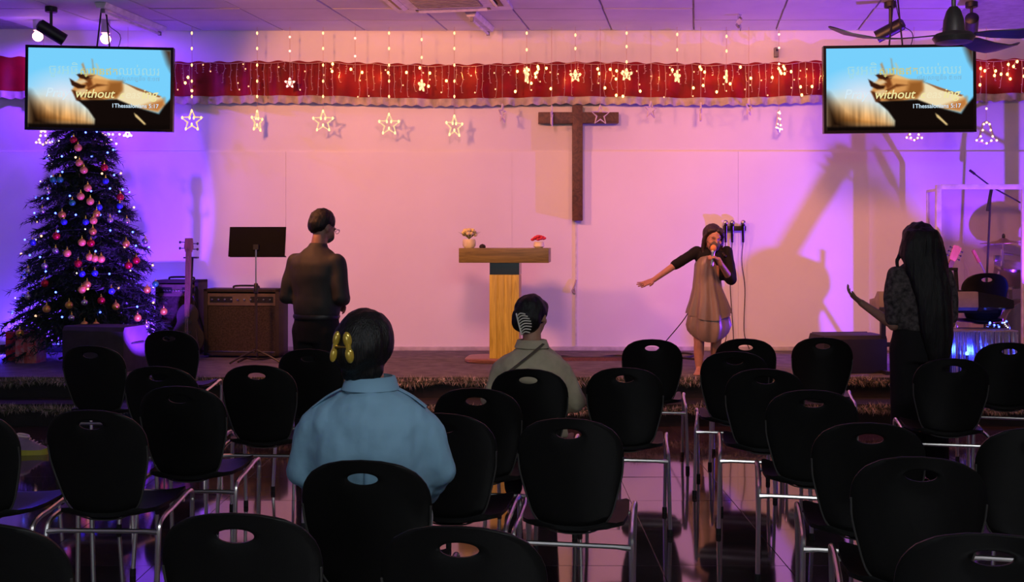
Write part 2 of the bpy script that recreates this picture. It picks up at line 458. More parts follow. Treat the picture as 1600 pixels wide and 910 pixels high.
def back_outline(n):
    # half widths by height, then resampled by angle about the hand hole
    prof = [(0.0, 0.885), (0.06, 0.881), (0.115, 0.868), (0.158, 0.843), (0.186, 0.810), (0.200, 0.770), (0.203, 0.73), (0.198, 0.68),
            (0.188, 0.63), (0.174, 0.57), (0.160, 0.52), (0.143, 0.48), (0.112, 0.448), (0.072, 0.428), (0.034, 0.420), (0.0, 0.418)]
    pts = [Vector((a, 0, b)) for a, b in prof] + [Vector((-a, 0, b)) for a, b in prof[-2:0:-1]]
    hc = Vector((0, 0, 0.822))
    out = []
    for k in range(n):
        a = 2 * math.pi * k / n
        d = Vector((math.sin(a), 0, math.cos(a)))
        best = None
        for i in range(len(pts)):
            p, q = pts[i] - hc, pts[(i + 1) % len(pts)] - hc
            e = q - p
            den = d.x * e.z - d.z * e.x
            if abs(den) < 1e-9: continue
            t = (p.x * e.z - p.z * e.x) / den
            s = (p.x * d.z - p.z * d.x) / den
            if t > 0 and -1e-6 <= s <= 1 + 1e-6: best = t if best is None else max(best, t)
        out.append((a, best))
    return hc, out

def chair_mesh_back():
    N = 56; hc, ol = back_outline(N); mb = MB(); rs = []
    steps = [0, 0.06, 0.2, 0.4, 0.6, 0.8, 0.94, 1.0]
    for side in (0, 1):
        order = steps if side == 0 else steps[::-1]
        for st in order:
            ring = []
            for (a, r) in ol:
                hx, hz = 0.047 * math.sin(a), 0.0195 * math.cos(a)
                x = hx + (r * math.sin(a) - hx) * st; z = hz + (r * math.cos(a) - hz) * st + hc.z
                off = 0.008 if side else -0.008
                if st in (0, 1.0): off *= 0.45
                ring.append(Vector((x, back_y(x, z) + off, z)))
            rs.append(ring)
    rs.append(rs[0])
    mb.rings(rs, cap=False)
    return mb.mesh('backrest', M['chair'], smooth=50)

def make_chair(label):
    t = thing('stacking_chair', label, 'chair')
    b = link('backrest', chair_mesh_back(), t)
    prof = [(0.1995, 0.73), (0.196, 0.67), (0.186, 0.62), (0.172, 0.565), (0.158, 0.515), (0.141, 0.477), (0.110, 0.446), (0.071, 0.426), (0.0, 0.418)]
    pr = prof + [(-a, z) for a, z in prof[-2::-1]]
    MB().tube(catmull([(x, back_y(x, z) - 0.008, z) for x, z in pr], 3), 0.0035, 6).build('rim', M['chair_rim'], b)
    # seat: dished pan with rolled front
    rs = []
    for (y, z, hw) in ((-0.215, 0.452, 0.13), (-0.20, 0.446, 0.17), (-0.15, 0.441, 0.196), (-0.05, 0.437, 0.206), (0.08, 0.440, 0.208), (0.16, 0.446, 0.205), (0.205, 0.440, 0.19), (0.222, 0.420, 0.17)):
        top = [Vector((hw * u, y, z + 0.022 * abs(u) ** 2.5)) for u in (-1, -0.8, -0.5, -0.2, 0.2, 0.5, 0.8, 1)]
        rs.append(top + [p + Vector((0, 0, -0.016)) for p in top[::-1]])
    MB().rings(rs).build('seat', M['chair'], t, smooth=50)
    for s in (-1, 1):
        rear = catmull([(s * 0.222, -0.06, 0.428), (s * 0.224, -0.13, 0.424), (s * 0.226, -0.185, 0.408), (s * 0.228, -0.205, 0.365), (s * 0.231, -0.225, 0.22), (s * 0.235, -0.25, 0.012)], 5)
        MB().tube(rear, 0.0105, 8).build('leg', M['chrome'], t)
        front = catmull([(s * 0.222, 0.08, 0.446), (s * 0.226, 0.13, 0.456), (s * 0.228, 0.165, 0.452), (s * 0.227, 0.187, 0.425), (s * 0.224, 0.193, 0.36), (s * 0.218, 0.20, 0.012)], 5)
        MB().tube(front, 0.0105, 8).build('leg', M['chrome'], t)
        MB().tube([(s * 0.222, -0.06, 0.428), (s * 0.222, 0.08, 0.446)], 0.0105, 8).build('side_rail', M['chrome'], t)
        MB().lathe([(0.013, 0), (0.014, 0.006), (0.0135, 0.03), (0.0108, 0.034)], (s * 0.235, -0.25, 0), 10).build('foot_cap', M['rubber'], t)
        MB().lathe([(0.013, 0), (0.014, 0.006), (0.0135, 0.03), (0.0108, 0.034)], (s * 0.218, 0.20, 0), 10).build('foot_cap', M['rubber'], t)
    MB().tube([(-0.226, -0.203, 0.375), (-0.17, -0.198, 0.377), (0.17, -0.198, 0.377), (0.226, -0.203, 0.375)], [0.013, 0.0095, 0.0095, 0.013], 8).build('cross_bar', M['chrome'], t)
    MB().tube([(-0.222, 0.10, 0.428), (0.222, 0.10, 0.428)], 0.009, 8).build('cross_bar', M['chrome'], t)
    return t

CH = [  # photo x of the backrest, photo y of its top edge, turn, label
    (263, 516, -2, 'black chair nearest the left stage step, in front of the bass guitar and amplifier'),
    (140, 540, -2, 'black chair right in front of the left floor monitor, foremost on the far left'),
    (482, 545, -2, 'black chair directly behind the standing man in the black shirt'),
    (400, 570, -3, 'black chair with lit hand hole below the music stand, left of the blue shirt'),
    (245, 572, -4, 'black chair left of the one below the music stand, mostly hidden by the chair behind'),
    (278, 603, -2, 'black chair with chrome legs standing over a violet floor reflection, left of the aisle'),
    (140, 640, -2, 'black chair on the left whose whole back and rear legs show, behind the sneaker'),
    (-64, 641, -3, 'black chair cut by the left edge, only its seat corner and chrome rail showing'),
    (-40, 815, -2, 'black chair back cut off by the bottom left corner'),
    (365, 800, -2, 'large black chair back at the bottom edge, just left of the blue-shirted woman'),
    (716, 820, -7, 'large black chair back at the bottom edge, just right of the blue-shirted woman'),
    (565, 718, -4, 'black chair in which the blue-shirted woman sits'),
    (888, 653, -9, 'black chair in the middle with whole back, seat and chrome legs in clear view'),
    (690, 645, -9, 'black chair partly hidden behind the right arm of the blue-shirted woman'),
    (743, 606, -7, 'black chair between the blue-shirted woman and the woman in beige'),
    (825, 576, -7, 'black chair in which the woman in beige sits'),
    (976, 574, -7, 'black chair just right of the woman in beige'),
    (1019, 530, -7, 'black foremost chair just left of the singer in the grey dress'),
    (1165, 529, -12, 'black foremost chair just right of the legs of the singer'),
    (1148, 549, -11, 'black chair close behind the foremost chair right of the singer'),
    (1196, 576, -11, 'black chair third from the stage in the right column, small light in its hand hole'),
    (1270, 609, -12, 'black chair fourth from the stage in the right column, its hand hole dark'),
    (1360, 660, -12, 'black chair fifth from the stage in the right column, behind the long-haired woman'),
    (1440, 713, -13, 'black chair sixth from the stage in the right column, greyish sheen on its back'),
    (1552, 832, -12, 'large black chair back in the bottom right corner'),
    (1627, 668, -12, 'black chair cut by the right edge at mid height'),
    (1286, 527, -11, 'black foremost chair in front of the right floor monitor'),
    (1490, 560, -11, 'black chair just behind the long-haired woman, below the blue-lit foil curtain'),
    (1578, 535, -13, 'black chair with bluish hand hole at the right edge below the drum screen'),
]
chair0 = None
for (px, py, rz, lab) in CH:
    Yt = F * (CAMH - 0.885) / (py - HOR)
    X = (px - 800) / F * Yt
    a = math.radians(rz)
    loc = (X - 0.32 * math.sin(a), Yt + 0.32 * math.cos(a), 0.0)
    if chair0 is None:
        chair0 = make_chair(lab); chair0.location = loc; chair0.rotation_euler = (0, 0, a)
        chair0['group'] = 'black stacking chairs in rows'
    else:
        dup(chair0, loc, rz, lab)
c = dup(chair0, (P(1553, 0, 9.05).x, 9.42, ZS), -6, 'grey-brown looking chair on the stage behind the covered keyboard')
del c['group']

# ================================================================== CROSS, LECTERN
t = thing('wall_cross', 'plain dark wooden cross hanging on the stage wall', 'cross', (0.69, YW - 0.07, 2.62))
# post pixel 893-909, 165-345 ; beam 840-965, 176-193
Yc = YW - 0.07; sc = F / Yc
def cz(y): return CAMH - (y - HOR) / sc - 2.62
MB().box((0.0, 0, (cz(165) + cz(345)) / 2), (0.108, 0.09, cz(165) - cz(345))).build('upright', M['crossw'], t, bevel=0.004)
MB().box((0.01, 0.0, (cz(176) + cz(193)) / 2), (0.845, 0.084, cz(176) - cz(193))).build('beam', M['crossw'], t, bevel=0.004)

YL = 9.95
t = thing('lectern', 'wooden T-shaped lectern with thick oak top and black neck panel', 'lectern', (P(790, 0, YL).x, YL, ZS), -5)
def lz(y): return CAMH - (y - HOR) / (F / (YL - 0.2)) - ZS
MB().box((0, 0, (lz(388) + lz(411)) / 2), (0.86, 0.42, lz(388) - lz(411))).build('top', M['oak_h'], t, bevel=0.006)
MB().box((0, 0.02, (lz(411) + lz(430)) / 2), (0.285, 0.28, lz(411) - lz(430))).build('neck', M['blackgloss'], t)
zc1 = lz(430); w0 = 0.285
for k in range(4):
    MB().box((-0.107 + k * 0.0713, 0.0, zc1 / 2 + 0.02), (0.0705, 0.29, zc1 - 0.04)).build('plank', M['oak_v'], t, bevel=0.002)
prof = [(0.30, 0), (0.31, 0.01), (0.31, 0.032), (0.30, 0.04)]
rs = []
for r, z in prof:
    rs.append([Vector((math.copysign(abs(math.cos(a)) ** 0.5, math.cos(a)) * r * 1.15 - 0.03, math.copysign(abs(math.sin(a)) ** 0.5, math.sin(a)) * r * 0.8, z)) for a in [k * 2 * math.pi / 40 for k in range(40)]])
MB().rings(rs).build('base', M['plinth'], t)
LT = lz(388) + ZS
def lect(px): return P(px, 0, YL - 0.02).x

# flowers on the lectern
t = thing('flower_pot', 'small cream flower bouquet in a pale pot on the left of the lectern top', 'flowers', (lect(733), YL - 0.02, LT))
MB().lathe([(0.045, 0), (0.062, 0.02), (0.066, 0.06), (0.058, 0.085)], n=16).build('pot', M['potw'], t)
for k in range(16):
    a = k * 2.4; r = 0.018 + 0.05 * (k / 16) ** 0.5; z = 0.12 + 0.05 * (1 - (k / 16)) + RND.uniform(-0.015, 0.02)
    MB().ball((r * math.cos(a), r * math.sin(a), z), (0.02, 0.02, 0.018), 8, 5).build('flower', M['petal_y'], t)
for k in range(9):
    a = k * 0.7; d = Vector((math.cos(a), math.sin(a) * 0.6, 0.5))
    e = Vector((0, 0, 0.1)) + d * RND.uniform(0.08, 0.12)
    MB().tube([(0, 0, 0.085), Vector((0, 0, 0.1)) + d * 0.04, e], [0.004, 0.013, 0.002], 5, flat=0.3).build('leaf', M['leafy'], t)
t = thing('flower_pot', 'small red flower bouquet in a white pot on the right of the lectern top', 'flowers', (lect(842), YL - 0.02, LT))
MB().lathe([(0.035, 0), (0.052, 0.015), (0.05, 0.05), (0.042, 0.06)], n=16).build('pot', M['potw'], t)
for k in range(18):
    a = k * 2.4; r = 0.062 * (k / 18) ** 0.5
    MB().ball((r * math.cos(a), r * math.sin(a), 0.085 + 0.025 * (1 - k / 18) + RND.uniform(-0.006, 0.006)), (0.021, 0.021, 0.014), 8, 5).build('flower', M['petal_r'], t)
t = thing('computer_mouse', 'small dark rounded mouse on the lectern beside the cream flowers', 'mouse', (lect(754), YL - 0.05, LT))
MB().ball((0, 0, 0.012), (0.032, 0.05, 0.026), 14, 8).build('shell', M['tolex'], t)
MB().box((0, -0.02, 0.037), (0.006, 0.016, 0.006)).build('wheel', M['rubber'], t)

# ================================================================== TELEVISIONS
import array
def soft(d, w): return max(0.0, min(1.0, 0.5 - d / w))
def sdpoly(px, py, poly):
    d = 1e9; ins = False; n = len(poly)
    for i in range(n):
        ax, ay = poly[i]; bx, by = poly[(i + 1) % n]
        ex, ey = bx - ax, by - ay; wx, wy = px - ax, py - ay
        t = max(0, min(1, (wx * ex + wy * ey) / (ex * ex + ey * ey + 1e-12)))
        d = min(d, (wx - ex * t) ** 2 + (wy - ey * t) ** 2)
        if (ay > py) != (by > py) and px < (bx - ax) * (py - ay) / (by - ay) + ax: ins = not ins
    d = math.sqrt(d)
    return -d if ins else d
def cv(*pts): return [((x - 362) / 913 * 1.75, (y - 283) / 522) for x, y in pts]
SL = [ # polygon, colour (sRGB 0-255), softness
    (cv((362, 600), (470, 600), (640, 640), (760, 700), (790, 805), (362, 805)), (238, 222, 190), 0.26),
    (cv((362, 660), (480, 670), (640, 700), (780, 760), (790, 805), (362, 805)), (196, 122, 48), 0.30),
    (cv((362, 590), (400, 650), (450, 720), (560, 785), (790, 812), (362, 812)), (24, 11, 5), 0.20),
    (cv((1225, 275), (1285, 275), (1285, 420), (1258, 370)), (70, 34, 14), 0.10),
    (cv((960, 505), (1060, 535), (1215, 592), (1240, 640), (1195, 692), (1050, 660), (900, 618)), (240, 222, 180), 0.02),
    (cv((1130, 640), (1235, 600), (1240, 650), (1195, 692), (1060, 668)), (190, 120, 60), 0.06),
    (cv((640, 560), (700, 455), (770, 445), (860, 480), (960, 492), (968, 545), (930, 605), (830, 625), (690, 625)), (214, 150, 84), 0.03),
    (cv((880, 500), (965, 492), (965, 560), (925, 600), (850, 600)), (150, 92, 40), 0.06),
    (cv((625, 480), (660, 500), (700, 520), (735, 520), (720, 545), (680, 545), (640, 525)), (54, 24, 12), 0.015),
    (cv((668, 452), (700, 446), (735, 462), (790, 455), (770, 478), (735, 490), (690, 476)), (60, 28, 14), 0.015),
    (cv((720, 500), (760, 470), (775, 520), (745, 545)), (120, 62, 26), 0.03),
    (cv((640, 555), (665, 560), (700, 590), (700, 630), (670, 625)), (90, 44, 20), 0.02),
    (cv((700, 385), (712, 375), (735, 440), (720, 445)), (170, 150, 120), 0.02),
    (cv((765, 350), (772, 350), (785, 440), (775, 445)), (150, 160, 150), 0.02),
    (cv((665, 560), (720, 545), (740, 560), (700, 590)), (225, 190, 140), 0.02),
    (cv((655, 500), (715, 485), (740, 500), (700, 515)), (226, 196, 150), 0.02),
    (cv((735, 548), (800, 512), (870, 520), (800, 532), (745, 562)), (110, 58, 24), 0.02),
    (cv((755, 470), (800, 452), (880, 486), (820, 482)), (236, 190, 122), 0.03),
    (cv((770, 585), (850, 560), (930, 575), (850, 596)), (120, 66, 28), 0.04),
    (cv((690, 592), (760, 575), (840, 610), (760, 618)), (84, 42, 18), 0.03),
    (cv((965, 498), (1080, 540), (1215, 588), (1200, 596), (1060, 550)), (150, 96, 52), 0.012),
    (cv((790, 380), (800, 378), (830, 440), (815, 446)), (176, 200, 190), 0.02),
    (cv((680, 622), (930, 612), (1060, 664), (1200, 704), (1235, 650), (1285, 590), (1285, 815), (785, 815), (790, 745), (745, 680)), (18, 10, 8), 0.02),
    (cv((362, 780), (1285, 780), (1285, 815), (362, 815)), (14, 8, 6), 0.03),
    (cv((1040, 700), (1062, 715), (1118, 772), (1108, 778), (1050, 725)), (220, 190, 130), 0.012),
]
def lin(c): 
    c = c / 255.0
    return c / 12.92 if c <= 0.04045 else ((c + 0.055) / 1.055) ** 2.4
def slide_mesh(w, h):
    nx, ny = 150, 86
    vs = []; fs = []; cols = []
    for j in range(ny + 1):
        for i in range(nx + 1):
            u, v = i / nx, j / ny
            vs.append(((u - 0.5) * w, 0, (0.5 - v) * h))
            g = max(0.0, 1 - math.hypot((u - 0.25) / 0.35, (v - 0.58) / 0.38))
            c = [120 + 110 * g, 208 + 24 * g, 252 - 8 * g]
            for poly, pc, sw in SL:
                k = soft(sdpoly(u * 1.75, v, poly), sw)
                if k > 0: c = [a + (b - a) * k for a, b in zip(c, pc)]
            edge = min(u * 1.75, v, (1 - u) * 1.75, 1 - v)
            st = 1.0
            if u < 0.47: st = 1 + 0.28 * max(0, min(1, (v - 0.62) * 5)) * noise.noise(Vector((u * 60, v * 2, 0)))
            cols.append([lin(max(0, min(255, x * st))) for x in c])
    for j in range(ny):
        for i in range(nx):
            a = j * (nx + 1) + i
            fs.append((a, a + nx + 1, a + nx + 2, a + 1))
    me = bpy.data.meshes.new('screen'); me.from_pydata(vs, [], fs)
    ca = me.color_attributes.new('slide', 'FLOAT_COLOR', 'POINT')
    ca.data.foreach_set('color', [x for c in cols for x in (*c, 1.0)])
    m = bpy.data.materials.new('lit_screen'); m.use_nodes = True
    nt = m.node_tree; nt.nodes.clear()
    at = nt.nodes.new('ShaderNodeAttribute'); at.attribute_name = 'slide'
    e = nt.nodes.new('ShaderNodeEmission'); o = nt.nodes.new('ShaderNodeOutputMaterial')
    nt.links.new(at.outputs['Color'], e.inputs[0]); e.inputs[1].default_value = 1.0
    nt.links.new(e.outputs[0], o.inputs[0]); me.materials.append(m)
    return me
def text_mesh(txt, width, shear=0.0, offset=0.0):
    cu = bpy.data.curves.new('t', 'FONT'); cu.body = txt; cu.shear = shear; cu.size = 1.0; cu.offset = offset; cu.resolution_u = 4
    o = link('t', cu)
    dg = bpy.context.evaluated_depsgraph_get(); dg.update()
    me = bpy.data.meshes.new_from_object(o.evaluated_get(dg))
    bpy.data.objects.remove(o); bpy.data.curves.remove(cu)
    xs = [v.co.x for v in me.vertices]; x0, x1 = min(xs), max(xs)
    k = width / (x1 - x0)
    for v in me.vertices: v.co = Vector(((v.co.x - x0) * k, 0, v.co.y * k))
    return me
SW, SH = 1.325, 0.752
scr = slide_mesh(SW, SH)
tw1 = emis('cream_lettering', (0.88, 0.80, 0.36), 1.0); tw2 = emis('white_lettering', (0.62, 0.80, 0.95), 1.0)
tw3 = emis('pale_green_lettering', (0.36, 0.70, 0.78), 1.0); tw4 = emis('small_blue_lettering', (0.20, 0.44, 0.62), 1.0); tw5 = emis('faint_lettering', (0.66, 0.84, 0.94), 1.0)
tw7 = emis('cream_on_cream_lettering', (0.90, 0.80, 0.52), 1.0)
tw6 = emis('yellow_lettering', (0.62, 0.58, 0.18), 1.0)
def uv(u, v, y=-0.003): return ((u - 0.5) * SW, y, (0.5 - v) * SH)
TXT = [('without', 0.335, 0.615, 0.275, 0.25, 0.008, tw1), ('c', 0.645, 0.615, 0.032, 0.25, 0.004, tw1), ('eas', 0.685, 0.615, 0.105, 0.25, 0.002, tw7), ('ing', 0.80, 0.615, 0.115, 0.25, 0.004, tw1), ('Pray', 0.125, 0.612, 0.17, 0.25, 0.0, tw5),
       ('1Thessalonians 5:17', 0.592, 0.735, 0.325, 0.0, 0.012, tw2),
       ('ចូរអធិ', 0.145, 0.325, 0.20, 0.0, 0.0, tw3), ('ស្ឋានឥត', 0.365, 0.325, 0.26, 0.0, 0.006, tw6), ('ឈប់ឈរ', 0.635, 0.325, 0.285, 0.0, 0.0, tw3),
       ('ថែស្សាឡូនីច ៥:១៧', 0.62, 0.392, 0.30, 0.0, 0.0, tw4)]
tmeshes = [(text_mesh(tx, wd * SW, sh, of), u, v, m) for (tx, u, v, wd, sh, of, m) in TXT]
for me, u, v, m in tmeshes: me.materials.append(m)
def tv(label, cx, cy, Y, roll, yaw, pitch):
    c = P(cx, cy, Y)
    t = thing('wall_television', label, 'television', c)
    t.rotation_euler = (math.radians(pitch), math.radians(roll), math.radians(yaw))
    MB().box((0, 0.03, 0), (SW + 0.05, 0.05, SH + 0.05)).build('housing', M['blackgloss'], t, bevel=0.006)
    b = MB()
    for (x, z, sx, sz) in ((0, SH / 2 + 0.0125, SW + 0.05, 0.025), (0, -SH / 2 - 0.0125, SW + 0.05, 0.025), (-SW / 2 - 0.0125, 0, 0.025, SH), (SW / 2 + 0.0125, 0, 0.025, SH)):
        b.box((x, 0.0, z), (sx, 0.016, sz))
    b.build('bezel', M['blackgloss'], t, smooth=0)
    s = link('screen', scr, t); s.location = (0, 0.003, 0)
    for me, u, v, m in tmeshes:
        x = link('lettering', me, s); x.location = uv(u, v)
    zt = ZC - c.z
    MB().box((0, 0.07, 0.1), (0.3, 0.03, 0.35)).build('bracket', M['black'], t)
    for sx in (-1, 1):
        MB().tube([(sx * 0.08, 0.09, 0.2), (sx * 0.02, 0.09, zt)], 0.008, 6).build('hanger', M['black'], t)
    MB().tube(catmull([(0.05, 0.09, 0.2), (0.16, 0.1, 0.5), (0.05, 0.1, 0.62), (0.0, 0.1, zt)], 5), 0.004, 5).build('cable', M['black'], t)
    return t
tv('black television showing a praying-hands slide above the Christmas tree', 155.5, 138.5, 9.70, 0.6, 3, 0)
tv('black television showing a praying-hands slide on the right behind the fan', 1405.5, 139, 9.35, -0.4, -2, 0)

# ================================================================== VALANCE AND FAIRY LIGHTS
YV = YW - 0.10
def vtop(X):   # the cloth is tacked a bit lower in the middle
    return 3.395 + 0.0021 * X * X + 0.012 * math.sin(X * 2.1)
def fold(X, a=0.028): return a * math.sin(X * 19 + 1.3 * math.sin(X * 2.3)) + 0.5 * a * math.sin(X * 7.7 + 1)
t = thing('red_valance', 'long red satin valance with ivory ruffle along the top of the stage wall', 'valance', (0, YV, 0))
cl = MB(); rs = []; fr = []
xs = [-6.2 + k * 0.02 for k in range(621)]
for z01 in (0, 0.06, 0.3, 0.6, 1.0):
    rs.append([Vector((x, fold(x) * (0.25 + 0.75 * z01), vtop(x) - 0.36 * z01 + (0.008 * math.sin(x * 30) if z01 == 0 else 0))) for x in xs])
cl.rings(rs, cap=False, closed=False); 
rs2 = [[p + Vector((0, 0.006, 0)) for p in r] for r in rs[::-1]]
cl.rings(rs2, cap=False, closed=False)
cl.build('cloth', M['red'], t, smooth=80)
rs = []
for z01 in (0, 0.3, 1.0):
    rs.append([Vector((x, fold(x) + 0.004 + 0.018 * z01 * math.sin(x * 52), vtop(x) - 0.355 - 0.085 * z01 - 0.006 * math.sin(x * 52))) for x in [(-6.2 + k * 0.008) for k in range(1551)]])
MB().rings(rs, cap=False, closed=False).build('ruffle', M['fringe'], t, smooth=80)

bulbm = MB().ball((0, 0, 0), (0.0125, 0.0125, 0.016), 8, 6).mesh('bulb', M['bulb'])
bulbs = MB().ball((0, 0, 0), (0.007, 0.007, 0.009), 6, 4).mesh('bulb', M['bulb_dim'])
bulbst = MB().ball((0, 0, 0), (0.010, 0.010, 0.017), 8, 6).mesh('bulb', M['bulb_star'])
bulbpk = MB().ball((0, 0, 0), (0.012, 0.012, 0.012), 8, 6).mesh('bulb', M['bulb_pink'])
YI = YV - 0.06
def icicle_set(label, px0, px1, lit):
    x0, x1 = P(px0, 0, YI).x, P(px1, 0, YI).x
    t = thing('icicle_lights', label, 'string lights', ((x0 + x1) / 2, YI, 3.38), group=None)
    ox = (x0 + x1) / 2; r = random.Random(px0)
    pts = []; n = int((x1 - x0) / 0.07)
    for k in range(n + 1):
        x = x0 + (x1 - x0) * k / n
        pts.append((x - ox, 0, vtop(x) - 3.38 - 0.012 - 0.022 * abs(math.sin(k * 0.55))))
    mbw = MB().tube(pts, 0.0028, 5)
    for k in range(0, n + 1):
        x, _, z = pts[k]
        L = r.choice((0.10, 0.2, 0.28, 0.34)); 
        q = [(x, -0.005, z)]
        for s in range(1, 5): q.append((x + r.uniform(-0.012, 0.012), -0.005 - r.uniform(0, 0.02), z - L * s / 4))
        mbw.tube(q, 0.0022, 4)
        for s in range(1, 5):
            p = Vector(q[s]) + Vector((r.choice((-1, 1)) * 0.014, -0.006, 0))
            mbw.tube([q[s], p], 0.0028, 4)
            rv = r.random()
            if rv < lit(x + ox):
                b = link('bulb', bulbm, t); b.location = p
            elif rv < lit(x + ox) + 0.16:
                b = link('bulb', bulbs, t); b.location = p
    mbw.build('wire', M['wire'], t)
icicle_set('icicle lights on the red valance between the left television and the stars, few lit', 265, 520, lambda x: 0.02)
icicle_set('icicle lights on the red valance above the lectern, glowing in clusters', 520, 840, lambda x: 0.30 * max(0, math.sin(x * 6.2 + 0.4)) + 0.06)
icicle_set('icicle lights on the red valance above the cross and singer, glowing brightly', 840, 1290, lambda x: 0.34 * max(0, math.sin(x * 7.0)) + 0.10)
icicle_set('icicle lights on the red valance right of the right television', 1520, 1640, lambda x: 0.34)

# glow of the lit clusters on the cloth
for px, py in ((530, 118), (566, 122), (592, 118), (656, 128), (672, 116), (722, 118), (741, 112), (823, 118), (888, 124), (900, 116), (950, 118), (980, 116), (1028, 122), (1058, 118), (1112, 120), (1136, 118), (1158, 124), (1190, 118), (1212, 122), (1262, 118), (1282, 122), (1545, 112), (1582, 116)):
    d = bpy.data.lights.new('icicle_bulb_glow', 'POINT'); d.energy = 0.42; d.color = (1.0, 0.42, 0.10); d.shadow_soft_size = 0.012
    o = bpy.data.objects.new('icicle_bulb_glow', d); o.location = P(px, py, YI - 0.03); C.objects.link(o)

def star_pts(r, ri=0.42, n=5, a0=90):
    return [(math.cos(math.radians(a0 + k * 180 / n)) * (r if k % 2 == 0 else r * ri), math.sin(math.radians(a0 + k * 180 / n)) * (r if k % 2 == 0 else r * ri)) for k in range(2 * n)]
def bell_pts(r):
    return [(0, 1.0 * r), (0.28 * r, 0.85 * r), (0.42 * r, 0.3 * r), (0.6 * r, -0.35 * r), (0.95 * r, -0.7 * r), (0.45 * r, -0.75 * r), (0, -1.0 * r), (-0.45 * r, -0.75 * r), (-0.95 * r, -0.7 * r), (-0.6 * r, -0.35 * r), (-0.42 * r, 0.3 * r), (-0.28 * r, 0.85 * r)]
YST = YW - 0.24
def hang_star(px, py, shape, r, turn, lit, label, strand=True, ys=(52, 76, 102, 127, 151)):
    c = P(px, py, YST)
    nm = {'star': 'star_light', 'bell': 'bell_light', 'strand': 'light_strand'}[shape]
    t = thing(nm, label, 'string lights', (c.x, YST, c.z))
    top = ZC - c.z - 0.01
    if strand: MB().tube([(0, 0, r * 0.9), (0, 0, top)], 0.0022, 5).build('wire', M['wire'], t)
    if shape != 'strand':
        pts = star_pts(r) if shape == 'star' else bell_pts(r)
        rot = rotm('Z', turn)
        p3 = [rot @ Vector((x, 0, z)) for x, z in pts]
        MB().tube([p for p in p3] + [p3[0], p3[1]], 0.0105 if lit else 0.009, 6).build('outline', M['startube'] if lit == 2 else (M['staroff']), t)
        if lit:
            for k, p in enumerate(p3):
                if shape == 'bell' or k % 2 == 0 or k % 4 == 1:
                    b = link('bulb', bulbst if lit == 2 else bulbpk, t); b.location = p + Vector((0, -0.01, 0)) - p.normalized() * 0.012
    if lit and strand:
        for y in ys:
            if P(px, y, YST).z < c.z + r: continue
            b = link('bulb', bulbst if lit == 2 else bulbpk, t); b.location = (0, -0.006, P(px, y, YST).z - c.z)
    return t
hang_star(300, 189, 'star', 0.115, 0, 2, 'glowing star light nearest the left television on its right')
hang_star(402, 190, 'star', 0.115, 72, 2, 'glowing star light seen edge-on, between two full stars on the left')
hang_star(505, 190, 'star', 0.118, 0, 2, 'glowing star light above the standing man')
hang_star(608, 195, 'star', 0.118, 0, 2, 'glowing star light third from the cross on its left')
hang_star(710, 198, 'star', 0.118, 40, 2, 'glowing star light nearest the cross on its left, slightly turned')
hang_star(453, 130, 'star', 0.055, 10, 1, 'small pale star on a short strand over the red valance, left', ys=(58, 80))
hang_star(555, 130, 'strand', 0.02, 0, 1, 'short strand of small lights left of the third full star', ys=(60, 88))
hang_star(659, 134, 'star', 0.06, 60, 2, 'small glowing star over the valance between two big stars', ys=(62, 90))
hang_star(785, 178, 'star', 0.10, 70, 0, 'unlit clear star hanging edge-on left of the cross')
hang_star(862, 182, 'star', 0.11, 84, 0, 'unlit clear star seen edge-on before the left arm of the cross')
hang_star(938, 180, 'star', 0.105, 20, 0, 'unlit clear star before the right arm of the cross')
hang_star(823, 118, 'star', 0.085, 75, 2, 'narrow glowing star over the valance just left of the cross', ys=(52, 78))
hang_star(899, 119, 'star', 0.062, 0, 2, 'small glowing star over the valance right above the cross', ys=(55, 76))
hang_star(979, 117, 'star', 0.062, 0, 2, 'small glowing star over the valance first right of the cross', ys=(52, 73, 97))
hang_star(1058, 120, 'star', 0.062, 50, 2, 'small turned glowing star over the valance second right of the cross', ys=(54, 78))
hang_star(1135, 120, 'star', 0.065, 76, 2, 'small edge-on glowing star over the valance above the singer', ys=(57, 80))
hang_star(1017, 172, 'star', 0.09, 40, 0, 'unlit clear star hanging right of the cross')
hang_star(1095, 176, 'star', 0.10, 82, 0, 'unlit clear star edge-on above the head of the singer')
hang_star(1170, 168, 'star', 0.09, 60, 0, 'unlit clear star right of the singer below the valance')
hang_star(1217, 190, 'bell', 0.115, 60, 1, 'glowing bell light left of the right television', ys=(54, 75, 100))
hang_star(1428, 206, 'bell', 0.10, 10, 1, 'glowing bell light peeping out below the right television', ys=())
hang_star(1541, 208, 'bell', 0.12, 0, 1, 'glowing bell light just right of the right television', ys=(170,))
hang_star(68, 215, 'bell', 0.085, 0, 1, 'glowing bell light below the left end of the left television', ys=())
hang_star(174, 214, 'star', 0.10, 15, 1, 'glowing star below the left television right of the tree top', ys=())
hang_star(200, 208, 'bell', 0.05, 0, 1, 'small glowing light below the left television near its right end', ys=())

